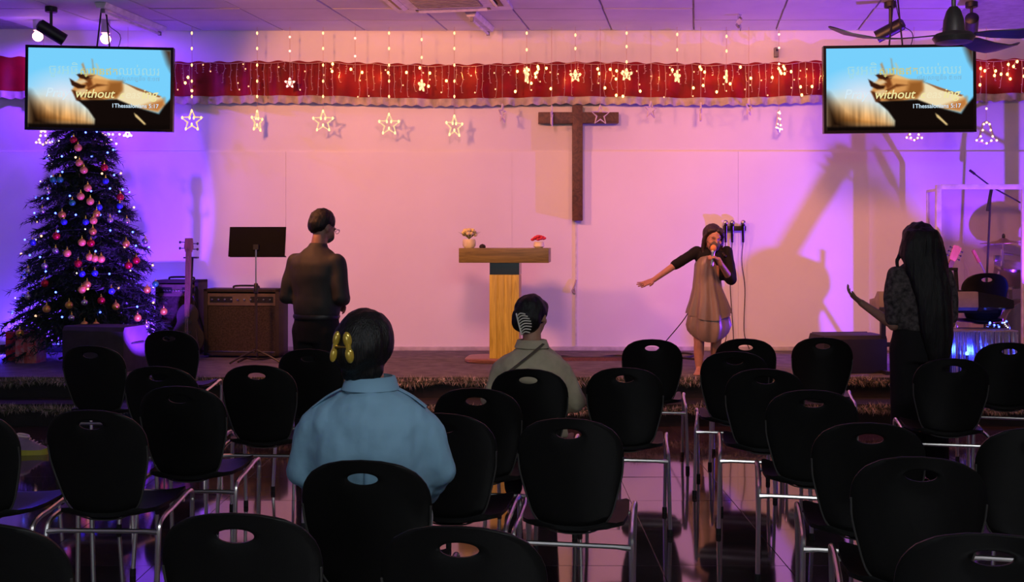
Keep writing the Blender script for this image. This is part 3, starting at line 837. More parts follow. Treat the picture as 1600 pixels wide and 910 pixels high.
# ================================================================== CHRISTMAS TREE
TX, TY = P(143, 0, 10.12).x, 10.12
TB, TT = 0.66, 3.25                     # foliage from / to (world z)
t = thing('christmas_tree', 'tall dark green Christmas tree with lights at the left end of the stage', 'tree', (TX, TY, ZS))
tree = t
MB().tube([(0, 0, 0), (-0.03, 0, 1.4), (-0.12, 0, TT - ZS - 0.1)], [0.04, 0.03, 0.008], 10).build('trunk', M['bark'], t)
st = MB()
for k in range(4):
    a = k * math.pi / 2 + 0.5
    st.tube([(0, 0, 0.12), (0.3 * math.cos(a), 0.3 * math.sin(a), 0.015)], 0.014, 6)
st.build('stand', M['black'], t)
def tree_axis(z): return -0.13 * max(0, (z - ZS)) / (TT - ZS)
def tree_r(z):
    k = (TT - z) / (TT - TB)
    return 0.06 + 0.74 * k ** 0.92
r = random.Random(5)
NT = 17
tips = []
for ti in range(NT):
    k = ti / (NT - 1); z0 = TB + 0.05 + (TT - TB - 0.1) * k
    mb = MB(); R0 = tree_r(z0) * r.uniform(0.93, 1.06)
    nb = int(34 - 20 * k)
    for b in range(nb):
        a = 2 * math.pi * (b + r.uniform(-0.3, 0.3)) / nb
        zz = z0 + r.uniform(-0.1, 0.1) + 0.06
        L = R0 * r.uniform(0.82, 1.06)
        dy = 0.80
        p0 = Vector((tree_axis(zz), 0, zz - ZS)); p3 = p0 + Vector((L * math.cos(a), L * math.sin(a) * dy, -0.28 * L - r.uniform(0, 0.08)))
        p2 = p0 + (p3 - p0) * 0.55 + Vector((0, 0, 0.05 * L))
        pts = catmull([p0, p2, p3], 5)
        mb.tube(pts, [0.008] * len(pts), 4)
        tips.append((p3 + Vector((0, 0, 0)), a, zz))
        # needles and side twigs
        twigs = [pts]
        for s in range(2, len(pts) - 1, 1):
            for sg in (-1, 1):
                d = (pts[s + 1] - pts[s]).normalized(); side = d.cross(Vector((0, 0, 1))).normalized()
                ln = r.uniform(0.07, 0.15) * (0.6 + 0.6 * (1 - k))
                twigs.append([pts[s], pts[s] + (d * 0.7 + side * sg * 0.8 + Vector((0, 0, r.uniform(-0.25, 0.1)))) * ln])
        for tw in twigs:
            for s in range(len(tw) - 1):
                a0, a1 = tw[s], tw[s + 1]; ln = (a1 - a0).length; m = max(2, int(ln / 0.012))
                d = (a1 - a0).normalized()
                for q in range(m):
                    c0 = a0 + (a1 - a0) * (q / m)
                    o = Vector((r.gauss(0, 1), r.gauss(0, 1), r.gauss(0, 1))); o = (o - d * o.dot(d)).normalized()
                    e = c0 + (o * 0.75 + d * 0.65) * r.uniform(0.045, 0.075)
                    wv = d.cross(o) * 0.0055
                    mb.add([c0 - wv, c0 + wv, e], [(0, 1, 2)])
    o = mb.build('branch_tier', M['needle'], t, smooth=0)
# baubles: one thing each, hanging near branch tips on the side that is seen
cols = {'gold': mat('gold_bauble', (0.80, 0.46, 0.07), 0.3, 0.6), 'peach': mat('peach_bauble', (0.90, 0.42, 0.10), 0.35, 0.1), 'red': mat('red_bauble', (0.55, 0.02, 0.03), 0.22, 0.5),
        'blue': mat('blue_bauble', (0.05, 0.08, 0.6), 0.25, 0.4), 'green': mat('green_bauble', (0.03, 0.35, 0.16), 0.25, 0.4), 'silver': mat('silver_bauble', (0.6, 0.58, 0.62), 0.2, 0.9)}
BA = [(122, 231, 'peach'), (124, 255, 'peach'), (131, 266, 'peach'), (115, 219, 'red'), (163, 262, 'red'), (83, 281, 'green'), (94, 281, 'green'), (165, 283, 'blue'), (137, 294, 'peach'), (75, 300, 'silver'), (188, 308, 'red'), (113, 317, 'green'), (155, 324, 'blue'), (187, 322, 'blue'),
      (126, 307, 'peach'), (141, 315, 'peach'), (151, 334, 'gold'), (97, 336, 'gold'), (66, 330, 'silver'), (146, 345, 'peach'), (172, 344, 'silver'), (100, 347, 'blue'), (134, 347, 'blue'), (88, 369, 'red'), (227, 377, 'silver'), (198, 346, 'silver'), (128, 379, 'peach'), (142, 380, 'red'), (145, 362, 'gold'),
      (197, 381, 'gold'), (51, 379, 'blue'), (87, 392, 'silver'), (105, 396, 'peach'), (122, 412, 'red'), (140, 402, 'peach'), (148, 404, 'peach'), (158, 405, 'peach'), (201, 415, 'red'), (213, 407, 'red'), (44, 424, 'silver'), (70, 416, 'silver'), (70, 443, 'red'), (128, 428, 'blue'), (148, 427, 'blue'), (136, 445, 'gold'),
      (128, 453, 'peach'), (132, 473, 'silver'), (174, 455, 'blue'), (158, 470, 'red'), (181, 479, 'gold'), (108, 477, 'gold'), (73, 483, 'gold'), (44, 464, 'silver'), (230, 453, 'gold'), (215, 497, 'gold'), (229, 510, 'silver'), (256, 487, 'gold'), (243, 444, 'green'), (132, 508, 'peach'), (150, 509, 'peach'), (31, 521, 'gold'), (112, 497, 'silver')]
bm_cache = {}
ORD = ['topmost', 'second', 'third', 'fourth', 'fifth', 'sixth', 'seventh', 'eighth', 'ninth', 'tenth', 'eleventh', 'twelfth', 'thirteenth', 'fourteenth', 'fifteenth', 'sixteenth', 'seventeenth', 'eighteenth']
BA.sort(key=lambda b: (b[1], b[0]))
cnt = {}
def bz(z): return 'top' if z > 2.3 else ('upper part' if z > 1.75 else ('middle' if z > 1.2 else 'lowest branches'))
for (px, py, cn) in BA:
    Y = TY
    for _ in range(5):
        p = P(px, py, Y); dx = p.x - (TX + tree_axis(p.z)); rr = tree_r(p.z) * 1.02
        Y = TY - 0.80 * math.sqrt(max(0.0, rr * rr - dx * dx)) - 0.02
    p = P(px, py, Y)
    side = 'left' if dx < -0.12 else ('right' if dx > 0.12 else 'front')
    rad = 0.036 if cn in ('peach', 'gold', 'red') else 0.031
    i = cnt.get(cn, 0); cnt[cn] = i + 1
    t = thing('bauble', f'{ORD[i]} {cn} bauble counted from the top, on the {side} of the Christmas tree', 'bauble', p, group='baubles on the Christmas tree')
    key = (cn, rad)
    if key not in bm_cache:
        bm_cache[key] = (MB().ball((0, 0, 0), rad, 14, 10).mesh('ball', cols[cn]), MB().lathe([(0.009, rad - 0.003), (0.009, rad + 0.009), (0.003, rad + 0.011), (0.002, rad + 0.028)], n=8).mesh('cap', M['gold']))
    link('ball', bm_cache[key][0], t); link('cap', bm_cache[key][1], t)
# light chain wound round the tree
t = thing('tree_lights', 'chain of blue, white and peach lights wound round the Christmas tree', 'string lights', (TX, TY, ZS))
pts = []
for k in range(520):
    f = k / 520; z = TB + 0.05 + (TT - TB - 0.15) * f; a = f * 2 * math.pi * 13
    rr = tree_r(z) * (0.93 + 0.07 * math.sin(k * 0.9))
    pts.append(Vector((tree_axis(z) + rr * math.cos(a), rr * 0.80 * math.sin(a), z - ZS + 0.03 * math.sin(k * 0.37))))
MB().tube(pts, 0.0025, 4).build('wire', M['needle'], t)
lm = [MB().ball((0, 0, 0), rr, 6, 5).mesh('bulb', M[n]) for n, rr in (('led_b', 0.010), ('led_w', 0.007), ('led_p', 0.011))]
for k in range(3, 520, 3):
    p = pts[k]
    if p.y > 0.15: continue
    f = k / 520
    m = lm[r.choices((0, 1, 2), (0.60, 0.22, 0.18))[0]]
    b = link('bulb', m, t); b.location = p + (Vector((p.x, p.y, 0)).normalized() * 0.012)

# presents and floor monitors
YG = 10.02
t = thing('gift_box', 'plain red gift box with ribbon at the left under the Christmas tree', 'gift box', (P(34, 0, YG).x, YG + 0.06, ZS), 4)
MB().box((0, 0, 0.14), (0.26, 0.26, 0.28)).build('box', M['giftred'], t, bevel=0.004)
MB().box((0, 0, 0.14), (0.05, 0.264, 0.284)).build('ribbon', M['ribbon'], t); MB().box((0, -0.004, 0.13), (0.264, 0.262, 0.05)).build('ribbon', M['ribbon'], t)
t = thing('gift_box', 'red gift box with pale speckled wrapping beside the plain one', 'gift box', (P(61, 0, YG).x, YG - 0.17, ZS), -4)
MB().box((0, 0, 0.135), (0.21, 0.18, 0.27)).build('box', M['giftpat'], t, bevel=0.004)
MB().box((0, 0, 0.135), (0.03, 0.184, 0.274)).build('ribbon', M['ribbon'], t)

def wedge(label, x0, x1, ytop, Y, rz, h=0.40, d=0.42, m='monitor'):
    X = (P(x0, 0, Y).x + P(x1, 0, Y).x) / 2; wd = P(x1, 0, Y).x - P(x0, 0, Y).x
    t = thing('floor_monitor', label, 'loudspeaker', (X, Y + d / 2, ZS), rz)
    poly = [(-d / 2, 0), (d / 2, 0), (d / 2, h * 0.55), (d / 2 - 0.10, h), (-d / 2 + 0.02, h), (-d / 2, h * 0.9)]
    mt = Matrix(((0, 1, 0, 0), (1, 0, 0, 0), (0, 0, 1, 0), (0, 0, 0, 1)))
    MB().prism(poly, -wd / 2, wd / 2, mt).build('cabinet', M[m], t, bevel=0.008)
    a = math.atan2(0.45 * h, 0.10)
    MB().box((0, d / 2 - 0.045, h * 0.78), (wd * 0.9, 0.015, 0.17), rotm('X', 29)).build('grille', M['black'], t)
    for s in (-1, 1):
        MB().tube(catmull([(s * (wd / 2 - 0.001), -0.09, h * 0.62), (s * (wd / 2 + 0.018), -0.06, h * 0.62), (s * (wd / 2 + 0.018), 0.06, h * 0.62), (s * (wd / 2 - 0.001), 0.09, h * 0.62)], 3), 0.008, 6).build('handle', M['black'], t)
    for (sx, sy) in ((-1, -1), (1, -1), (-1, 1), (1, 1)):
        MB().lathe([(0.016, -0.004), (0.016, 0.003)], (sx * (wd / 2 - 0.04), sy * (d / 2 - 0.04), 0.001), 8).build('foot', M['rubber'], t)
wedge('grey-violet floor monitor speaker in front of the Christmas tree', 98, 208, 512, 9.15, -14)
wedge('black floor monitor speaker left of the long-haired woman', 1282, 1385, 527, 9.0, 6, h=0.335, m='monitor_b')

# ================================================================== AMPLIFIERS, BASS, MUSIC STAND
def amp(label, x0, x1, ytop, Yf, d, rz):
    a, b = P(x0, ytop, Yf), P(x1, ytop, Yf); wd = b.x - a.x; h = a.z - ZS
    t = thing('guitar_amplifier', label, 'amplifier', ((a.x + b.x) / 2, Yf + d / 2, ZS), rz)
    f = -d / 2
    mb = MB()
    mb.box((-wd / 2 + 0.02, 0, h / 2 + 0.01), (0.04, d, h - 0.02)); mb.box((wd / 2 - 0.02, 0, h / 2 + 0.01), (0.04, d, h - 0.02))
    mb.box((0, 0, h - 0.015), (wd, d, 0.03)); mb.box((0, 0, 0.035), (wd, d, 0.03)); mb.box((0, d / 2 - 0.01, h / 2), (wd - 0.02, 0.02, h - 0.03))
    mb.build('cabinet', M['tolex'], t, bevel=0.004)
    MB().box((0, f + 0.03, h * 0.42 + 0.02), (wd - 0.08, 0.02, h * 0.74)).build('grille', M['grille'], t)
    pn = MB().box((0, f + 0.025, h - 0.105), (wd - 0.08, 0.03, 0.12)).build('control_panel', M['panel'], t)
    for s in (-1, 1):
        MB().box((s * wd * 0.27, f + 0.008, h - 0.105), (wd * 0.30, 0.006, 0.06)).build('inlay', M['black'], pn)
    for k in range(10):
        MB().lathe([(0.012, 0), (0.010, 0.018), (0.004, 0.019)], (-wd / 2 + 0.09 + k * (wd - 0.18) / 9, f + 0.01, h - 0.105), 8, rotm('X', 90)).build('knob', M['steel'], pn)
    MB().box((0, f + 0.018, 0.062), (wd - 0.08, 0.012, 0.012)).build('trim', M['steel'], t)
    MB().tube(catmull([(-0.13, 0, h), (-0.11, 0, h + 0.025), (0.11, 0, h + 0.025), (0.13, 0, h)], 4), 0.010, 6).build('handle', M['black'], t)
    for (sx, sy) in ((-1, -1), (1, -1), (-1, 1), (1, 1)):
        MB().lathe([(0.02, 0), (0.02, 0.022)], (sx * (wd / 2 - 0.05), sy * (d / 2 - 0.05), 0), 8).build('foot', M['rubber'], t)
amp('brown-black guitar amplifier behind the music stand', 318, 440, 452, 10.2, 0.28, -6)
amp('smaller black amplifier behind the bass guitar', 243, 312, 438, 10.42, 0.26, -4)

def guitar_body(r, k=1.0, cut=False):
    o = []
    for i in range(40):
        a = 2 * math.pi * i / 40
        z = -math.cos(a); 
        wv = 0.195 - 0.035 * z + 0.0 
        waist = 1 - 0.30 * math.exp(-((z - 0.18) / 0.28) ** 2)
        s = math.sin(a)
        x = math.copysign(abs(s) ** 0.75, s) * wv * waist
        if z > 0.3: x *= 0.86
        o.append((x * k, z * 0.25 * k))
    return o
# bass on a stand, seen from the front
YB = 10.05
t = thing('bass_guitar', 'dark bass guitar standing upright between tree and amplifiers', 'bass guitar', (P(292, 0, YB).x, YB, ZS), 4)
t.rotation_euler[0] = math.radians(-5)
MB().prism([(x * 0.85, z * 1.0 + 0.30) for x, z in guitar_body(1)], -0.02, 0.02).build('body', M['tolex'], t, bevel=0.006)
zn = CAMH - (372 - HOR) / (F / YB) - ZS
nk = MB().box((0, -0.02, (0.5 + zn - 0.12) / 2), (0.052, 0.03, zn - 0.12 - 0.5)).build('neck', M['bassw'], t)
MB().box((0, -0.036, (0.42 + zn - 0.14) / 2), (0.045, 0.006, zn - 0.14 - 0.42)).build('fretboard', M['bassw'], nk)
hd = MB().prism([(-0.03, zn - 0.14), (0.03, zn - 0.14), (0.045, zn - 0.09), (0.036, zn), (-0.036, zn), (-0.045, zn - 0.09)], -0.03, -0.008).build('headstock', M['bassw'], t)
for (s, z) in ((-1, -0.04), (1, -0.055), (-1, -0.10), (1, -0.11)):
    MB().tube([(s * 0.035, -0.02, zn + z), (s * 0.075, -0.02, zn + z)], 0.005, 6).ball((s * 0.085, -0.02, zn + z), (0.012, 0.006, 0.014), 8, 5).build('tuning_peg', M['black'], hd)
for k in range(4):
    MB().tube([((k - 1.5) * 0.009, -0.042, 0.16), ((k - 1.5) * 0.009, -0.042, zn - 0.10)], 0.0012, 4).build('string', M['steel'], t)
for z in (0.27, 0.37):
    MB().box((0, -0.026, z), (0.085, 0.012, 0.025)).build('pickup', M['black'], t)
MB().box((0, -0.026, 0.16), (0.07, 0.012, 0.03)).build('bridge', M['steel'], t)
t = thing('guitar_stand', 'folding stand that holds the bass guitar', 'stand', (P(292, 0, YB).x, YB + 0.12, ZS))
for s in (-1, 1):
    MB().tube([(s * 0.02, 0.02, 0.62), (s * 0.17, 0.12, 0.01)], 0.011, 6).build('leg', M['black'], t)
    MB().tube([(s * 0.02, 0.02, 0.60), (s * 0.15, -0.22, 0.01)], 0.009, 6).build('leg', M['black'], t)
MB().tube([(0, 0.0, 0.60), (0, 0.06, 1.0)], 0.011, 6).build('post', M['black'], t)
MB().tube([(-0.06, -0.02, 1.0), (-0.06, 0.05, 1.0), (0.06, 0.05, 1.0), (0.06, -0.02, 1.0)], 0.009, 6).build('yoke', M['black'], t)

YM = 9.85
t = thing('music_stand', 'black music stand with wide desk left of the standing man', 'music stand', (P(400, 0, YM).x, YM, ZS))
zb, zt_ = CAMH - (401 - HOR) / (F / YM) - ZS, CAMH - (355 - HOR) / (F / YM) - ZS
dk = MB().box((0.005, 0.03, (zb + zt_) / 2), (0.545, 0.006, zt_ - zb + 0.01), rotm('X', -12)).build('desk', M['desk'], t, bevel=0.002)
MB().box((0.005, 0.04, zb - 0.0), (0.545, 0.06, 0.005), rotm('X', -12)).build('ledge', M['black'], dk)
MB().tube([(0, 0, zb + 0.10), (0, 0.0, 0.72)], 0.0085, 8).build('inner_tube', M['chrome'], t)
MB().tube([(0, 0, 0.74), (0, 0, 0.06)], 0.013, 8).build('pole', M['tolex'], t)
MB().lathe([(0.018, 0.66), (0.021, 0.67), (0.021, 0.75), (0.014, 0.76)], n=10).build('clutch', M['black'], t)
MB().box((0, 0.005, zb + 0.09), (0.05, 0.03, 0.05)).build('tilt_head', M['black'], t)
for k in range(3):
    a = math.radians(100 + 120 * k)
    MB().tube(catmull([(0, 0, 0.12), (0.14 * math.cos(a), 0.14 * math.sin(a), 0.07), (0.27 * math.cos(a), 0.27 * math.sin(a), 0.009)], 4), 0.009, 6).build('leg', M['black'], t)

# ================================================================== CEILING FITTINGS
def track_spot(label, px, py, Y, aim, L=0.27, R=0.06, lit=False):
    top = P(px, py, Y)
    t = thing('spotlight', label, 'spotlight', (top.x, Y, ZC))
    MB().lathe([(0.05, -0.055), (0.055, -0.05), (0.055, -0.006), (0.05, -0.002)], n=16).build('base', M['black'], t)
    z1 = top.z - ZC
    MB().tube([(0, 0, -0.05), (0, 0, z1 + 0.02)], 0.014, 8).build('stem', M['black'], t)
    q = Vector(aim).normalized().to_track_quat('Z', 'Y').to_matrix().to_4x4()
    MB().lathe([(0.030, -L / 2), (R, -L / 2 + 0.02), (R, L / 2), (R - 0.008, L / 2), (R - 0.012, L / 2 - 0.03)], (0, 0, z1), 18, q).build('head', M['black'], t)
    ce = q.to_3x3() @ Vector((0, 0, L / 2 - 0.025))
    MB().lathe([(R - 0.014, -0.002), (R - 0.014, 0.002)], Vector((0, 0, z1)) + ce, 16, q).build('lens', M['lens'] if lit else M['blackgloss'], t)
track_spot('black cylindrical spotlight on the ceiling above the left television', 80, 50, 9.75, (0.85, 0.4, -0.55))
track_spot('black cylindrical spotlight on the ceiling above the right television', 1391, 47, 9.55, (-0.8, 0.35, -0.42))
track_spot('black cylindrical spotlight behind the ceiling fan hub', 1518, 38, 9.55, (0.35, 0.85, -0.3))
for (px, py, lab) in ((59, 57, 'glowing warm lamp at the ceiling above the left end of the left television'), (165, 61, 'glowing warm lamp at the ceiling above the middle of the left television')):
    c = P(px, py, 10.35)
    t = thing('ceiling_lamp', lab, 'lamp', (c.x, 10.35, ZC))
    MB().lathe([(0.03, c.z - ZC + 0.05), (0.045, c.z - ZC + 0.06), (0.045, -0.004), (0.04, 0.0)], n=14).build('holder', M['whiteplastic'], t)
    MB().ball((0, 0, c.z - ZC), 0.05, 14, 10).build('bulb', M['lens'], t)

# ceiling cassette air conditioner
cx = P(690, 0, 9.35)
t = thing('air_conditioner', 'white ceiling cassette air conditioner above the lectern', 'air conditioner', (-0.62, 9.32, ZC), -9)
zf = -0.035
MB().box((0, 0, zf / 2 - 0.002), (1.12, 1.0, -zf)).build('panel', M['whiteplastic'], t, bevel=0.008)
MB().box((0, 0, zf - 0.006), (0.62, 0.56, 0.012)).build('grille', M['greyplastic'], t)
for k in range(9):
    MB().box((0, -0.24 + k * 0.06, zf - 0.015), (0.60, 0.02, 0.006)).build('slat', M['tbar'], t)
for s in (-1, 1):
    MB().box((s * 0.455, 0, zf - 0.001), (0.09, 0.62, 0.012)).build('vent', M['blackgloss'], t)
    MB().box((0, s * 0.40, zf - 0.001), (0.72, 0.07, 0.012)).build('vent', M['blackgloss'], t)
    MB().box((s * 0.43, 0, zf - 0.012), (0.05, 0.58, 0.006), rotm('Y', s * 25)).build('louver', M['whiteplastic'], t)
    MB().box((0, s * 0.385, zf - 0.012), (0.66, 0.045, 0.006), rotm('X', -s * 25)).build('louver', M['whiteplastic'], t)

def batten(label, a, b, wd=0.12):
    a, b = Vector(a), Vector(b); d = b - a; L = d.length
    t = thing('fluorescent_batten', label, 'ceiling light', (a + b) / 2, math.degrees(math.atan2(-d.x, d.y)))
    MB().prism([(-wd / 2, 0), (-wd / 2 + 0.02, -0.05), (wd / 2 - 0.02, -0.05), (wd / 2, 0)], -L / 2, L / 2).build('housing', M['whiteplastic'], t, bevel=0.003)
    MB().tube([(0, -L / 2 + 0.06, -0.075), (0, L / 2 - 0.06, -0.075)], 0.014, 10).build('tube', M['whiteplastic'], t)
    for s in (-1, 1): MB().box((0, s * (L / 2 - 0.045), -0.068), (0.03, 0.025, 0.045)).build('holder', M['greyplastic'], t)
batten('unlit white fluorescent batten on the ceiling right of the left television', (-3.84, 9.55, ZC - 0.005), (-3.66, 10.70, ZC - 0.005))
batten('unlit white fluorescent batten on the ceiling behind the air conditioner', (-0.40, 9.92, ZC - 0.005), (-0.24, 10.70, ZC - 0.005))
# foil decoration and little lamp near the fan
c = P(1155, 30, 10.1)
t = thing('foil_ornament', 'shiny foil ornament hanging from the ceiling above the singer', 'ornament', c)
for k in range(7):
    MB().box((0.012 * math.sin(k * 2.4), 0.012 * math.cos(k * 2.4), 0.085 - k * 0.028), (0.05, 0.004, 0.05), rotm('Z', k * 40) @ rotm('Y', 45)).build('foil_piece', M['foil'], t)
MB().tube([(0, 0, 0.1), (0, 0, ZC - c.z)], 0.003, 5).build('thread', M['wire'], t)
c = P(1213, 82, YW - 0.03)
t = thing('wall_sensor', 'small grey box on the wall above the valance right of the singer', 'sensor', c)
MB().box((0, 0, 0), (0.045, 0.05, 0.10)).build('case', M['greyplastic'], t, bevel=0.004)
MB().box((0, -0.026, 0.02), (0.02, 0.004, 0.02)).build('lens', M['black'], t)

# ceiling fan
c = P(1490, 50, 5.3)
t = thing('ceiling_fan', 'dark three-bladed ceiling fan hanging before the right television', 'fan', (c.x, 5.3, c.z))
MB().tube([(0, 0, 0.08), (0, 0, ZC - c.z)], 0.012, 8).build('rod', M['fan'], t)
MB().lathe([(0.02, ZC - c.z - 0.07), (0.06, ZC - c.z - 0.02), (0.06, ZC - c.z)], n=16).build('canopy', M['fan'], t)
MB().lathe([(0.02, 0.13), (0.035, 0.11), (0.05, 0.06), (0.055, 0.0), (0.09, -0.01), (0.105, -0.03), (0.09, -0.055), (0.03, -0.062)], n=24).build('motor', M['fan'], t)
for k, a in enumerate((184, 38, -30)):
    rs = []
    for (x, wd, z, tw) in ((0.10, 0.022, -0.02, -6), (0.17, 0.05, -0.028, -9), (0.30, 0.064, -0.04, -10), (0.45, 0.068, -0.036, -10), (0.56, 0.06, -0.018, -9), (0.64, 0.035, 0.01, -8), (0.66, 0.012, 0.018, -8)):
        tt = math.radians(tw)
        rs.append([Vector((x, s * wd * math.cos(tt), z + s * wd * math.sin(tt) + o)) for (s, o) in ((-1, -0.003), (0, -0.003), (1, -0.003), (1, 0.003), (0, 0.003), (-1, 0.003))])
    mb = MB(); mb.xf = rotm('Z', a); mb.rings(rs); mb.build('blade', M['fan'], t, smooth=50)

# ================================================================== WALL: conduit, microphones
t = thing('cable_trunking', 'thin pale cable trunking running down the wall below the cross', 'trunking', (P(900, 0, YW).x, YW - 0.012, ZS + 0.05))
hh = P(0, 345, YW).z - ZS - 0.05
MB().box((0, 0, hh / 2), (0.02, 0.02, hh)).build('channel', M['whiteplastic'], t)
kz = P(0, 455, YW).z - ZS - 0.05
MB().tube(catmull([(0.0, -0.015, kz + 0.12), (-0.02, -0.02, kz + 0.05), (-0.04, -0.022, kz), (-0.01, -0.022, kz - 0.02), (-0.02, -0.02, kz + 0.03)], 4), 0.008, 6).build('cable_end', M['fringe'], t)
YR = YW - 0.06
c = P(1148, 357, YR)
t = thing('microphone_rack', 'black wall rack holding three microphones behind the singer', 'microphone rack', c)
MB().box((0, 0.02, 0), (0.24, 0.05, 0.05)).build('bar', M['black'], t, bevel=0.004)
for k, x in enumerate((-0.10, -0.03, 0.085)):
    m = MB().lathe([(0.011, -0.15), (0.013, -0.14), (0.018, 0.02), (0.024, 0.035), (0.02, 0.036)], (x, -0.02, 0), 12).build('microphone', M['blackgloss'], t)
    MB().ball((x, -0.02, 0.06), (0.027, 0.027, 0.03), 12, 8).build('mesh_head', M['steel'], m)
    zb_ = ZS - c.z + 0.02
    MB().tube(catmull([(x, -0.02, -0.14), (x - 0.01, 0.0, -0.35), (x - 0.05 + 0.04 * k, 0.03, zb_ * 0.5), (x + 0.02, 0.03, zb_ * 0.85), (x - 0.03 + 0.05 * k, 0.0, zb_)], 6), 0.0045, 5).build('cable', M['tolex'], t)

def cable(name, label, pts, rad=0.006, m='tolex'):
    o = MB().tube(catmull(pts, 6), rad, 6).build(name, M[m])
    return tag(o, label, 'cable')
def SP(px, py, h=0.008):
    Y = F * (CAMH - ZS - h) / (py - HOR)
    return Vector(((px - 800) / F * Y, Y, ZS + h))
cable('audio_cable', 'dark cable lying along the stage floor left of the singer', [SP(878, 557), SP(920, 560), SP(965, 556), SP(1000, 560), SP(1040, 556), SP(1062, 560), SP(1085, 555), SP(1065, 552), SP(1050, 557), SP(1090, 562)], 0.012)
cable('audio_cable', 'tangled dark cable on the stage floor right of the singer', [SP(1125, 556), SP(1140, 553), SP(1150, 560), SP(1130, 562), SP(1145, 556), SP(1175, 558), SP(1210, 556)], 0.011)
a = P(1074, 496, 9.6)
cable('microphone_cable', 'thin taut cable slanting down left of the singer', [P(1076, 488, 9.3), P(1066, 503, 9.5), P(1046, 527, 9.8), P(1030, 545, 10.0), SP(1015, 557)], 0.005)
cable('audio_cable', 'short dark cable on the floor at the foot of the music stand', [SP(372, 566), SP(385, 560), SP(398, 562), SP(420, 560), SP(436, 556)], 0.010)
# folded cable cover between lectern and singer
t = thing('cable_ramp', 'long low dark strip on the stage floor right of the lectern', 'cable cover', (SP(925, 562).x, SP(925, 562).y, ZS))
MB().prism([(-0.06, 0), (-0.03, 0.03), (0.03, 0.03), (0.06, 0)], -0.42, 0.42, rotm('Z', 90)).build('cover', M['bassw'], t)
MB().prism([(-0.03, 0.03), (-0.028, 0.034), (0.028, 0.034), (0.03, 0.03)], -0.42, 0.42, rotm('Z', 90)).build('lid', M['tolex'], t)

# ================================================================== TINSEL GARLANDS
def garland(label, y, z, seed):
    r = random.Random(seed); mb = MB()
    N = 24000
    for k in range(N):
        x = -5.6 + 11.2 * k / N
        c0 = Vector((x, r.uniform(-0.012, 0.012), r.uniform(-0.01, 0.01) + 0.008 * math.sin(x * 9)))
        a = r.uniform(0, 2 * math.pi); L = r.uniform(0.028, 0.056) * (1 + 0.25 * math.sin(x * 13))
        e = c0 + Vector((r.uniform(-0.03, 0.03), math.cos(a) * L, math.sin(a) * L))
        wv = Vector((0.0035, 0, 0)) if r.random() < 0.5 else Vector((0.001, math.sin(a) * 0.003, -math.cos(a) * 0.003))
        mb.cur = 0 if r.random() < 0.52 else 1
        mb.add([c0 - wv, c0 + wv, e], [(0, 1, 2)])
    t = thing('tinsel_garland', label, 'garland', (0, y, z))
    mb.build('tinsel', [M['tinsel'], M['tinselg']], t, smooth=0)
    MB().tube([(-5.6 + 0.2 * k, 0, 0.008 * math.sin((-5.6 + 0.2 * k) * 9)) for k in range(57)], 0.006, 5).build('cord', M['tinselg'], t)
garland('silvery green tinsel garland along the stage edge', YE - 0.03, ZS - 0.035, 3)
garland('silvery green tinsel garland along the lower step', YS - 0.04, 0.145, 4)

# a sneaker left on the floor and a small blue lamp on the step
YSH = 7.35
t = thing('sneaker', 'purple sneaker with yellow sole lying on the floor at the far left', 'shoe', (P(45, 0, YSH).x, YSH, 0), 8)
rs = []
for (x, hw, h) in ((-0.125, 0.015, 0.02), (-0.12, 0.033, 0.035), (-0.06, 0.042, 0.04), (0.02, 0.045, 0.035), (0.09, 0.043, 0.035), (0.125, 0.028, 0.045), (0.135, 0.01, 0.05)):
    rs.append([Vector((x, math.cos(q) * hw, (0.0 if math.sin(q) < 0 else 1) * h)) for q in [k * math.pi / 4 + 0.3 for k in range(8)]])
MB().rings(rs).build('sole', M['shoe_y'], t)
rs = []
for (x, hw, z1) in ((-0.115, 0.02, 0.085), (-0.10, 0.032, 0.13), (-0.05, 0.035, 0.135), (0.0, 0.036, 0.115), (0.05, 0.038, 0.085), (0.10, 0.033, 0.06), (0.128, 0.015, 0.048)):
    rs.append([Vector((x, math.cos(q) * hw, 0.03 + (z1 - 0.03) * max(0, math.sin(q)) ** 0.6)) for q in [k * math.pi / 9 for k in range(10)]])
MB().rings(rs).build('upper', M['shoe_p'], t)
MB().tube(catmull([(-0.11, 0.0, 0.125), (-0.08, 0.034, 0.142), (-0.02, 0.03, 0.132), (0.0, 0, 0.125), (-0.02, -0.03, 0.132), (-0.08, -0.034, 0.142), (-0.11, 0, 0.125)], 4), 0.009, 6).build('collar', M['shoe_w'], t)
for k in range(4):
    MB().tube([(0.01 + 0.022 * k, -0.025, 0.108 - 0.012 * k), (0.01 + 0.022 * k, 0, 0.118 - 0.014 * k), (0.01 + 0.022 * k, 0.025, 0.108 - 0.012 * k)], 0.0035, 5).build('lace', M['shoe_w'], t)
c = P(206, 663, YS - 0.10)
t = thing('led_light', 'tiny blue light glowing low at the step on the left', 'light', (c.x, c.y, 0))
MB().lathe([(0.018, 0), (0.018, 0.02), (0.006, 0.03)], n=10).build('base', M['black'], t)
MB().ball((0, 0, 0.035), 0.014, 8, 6).build('bulb', M['led_b'], t)

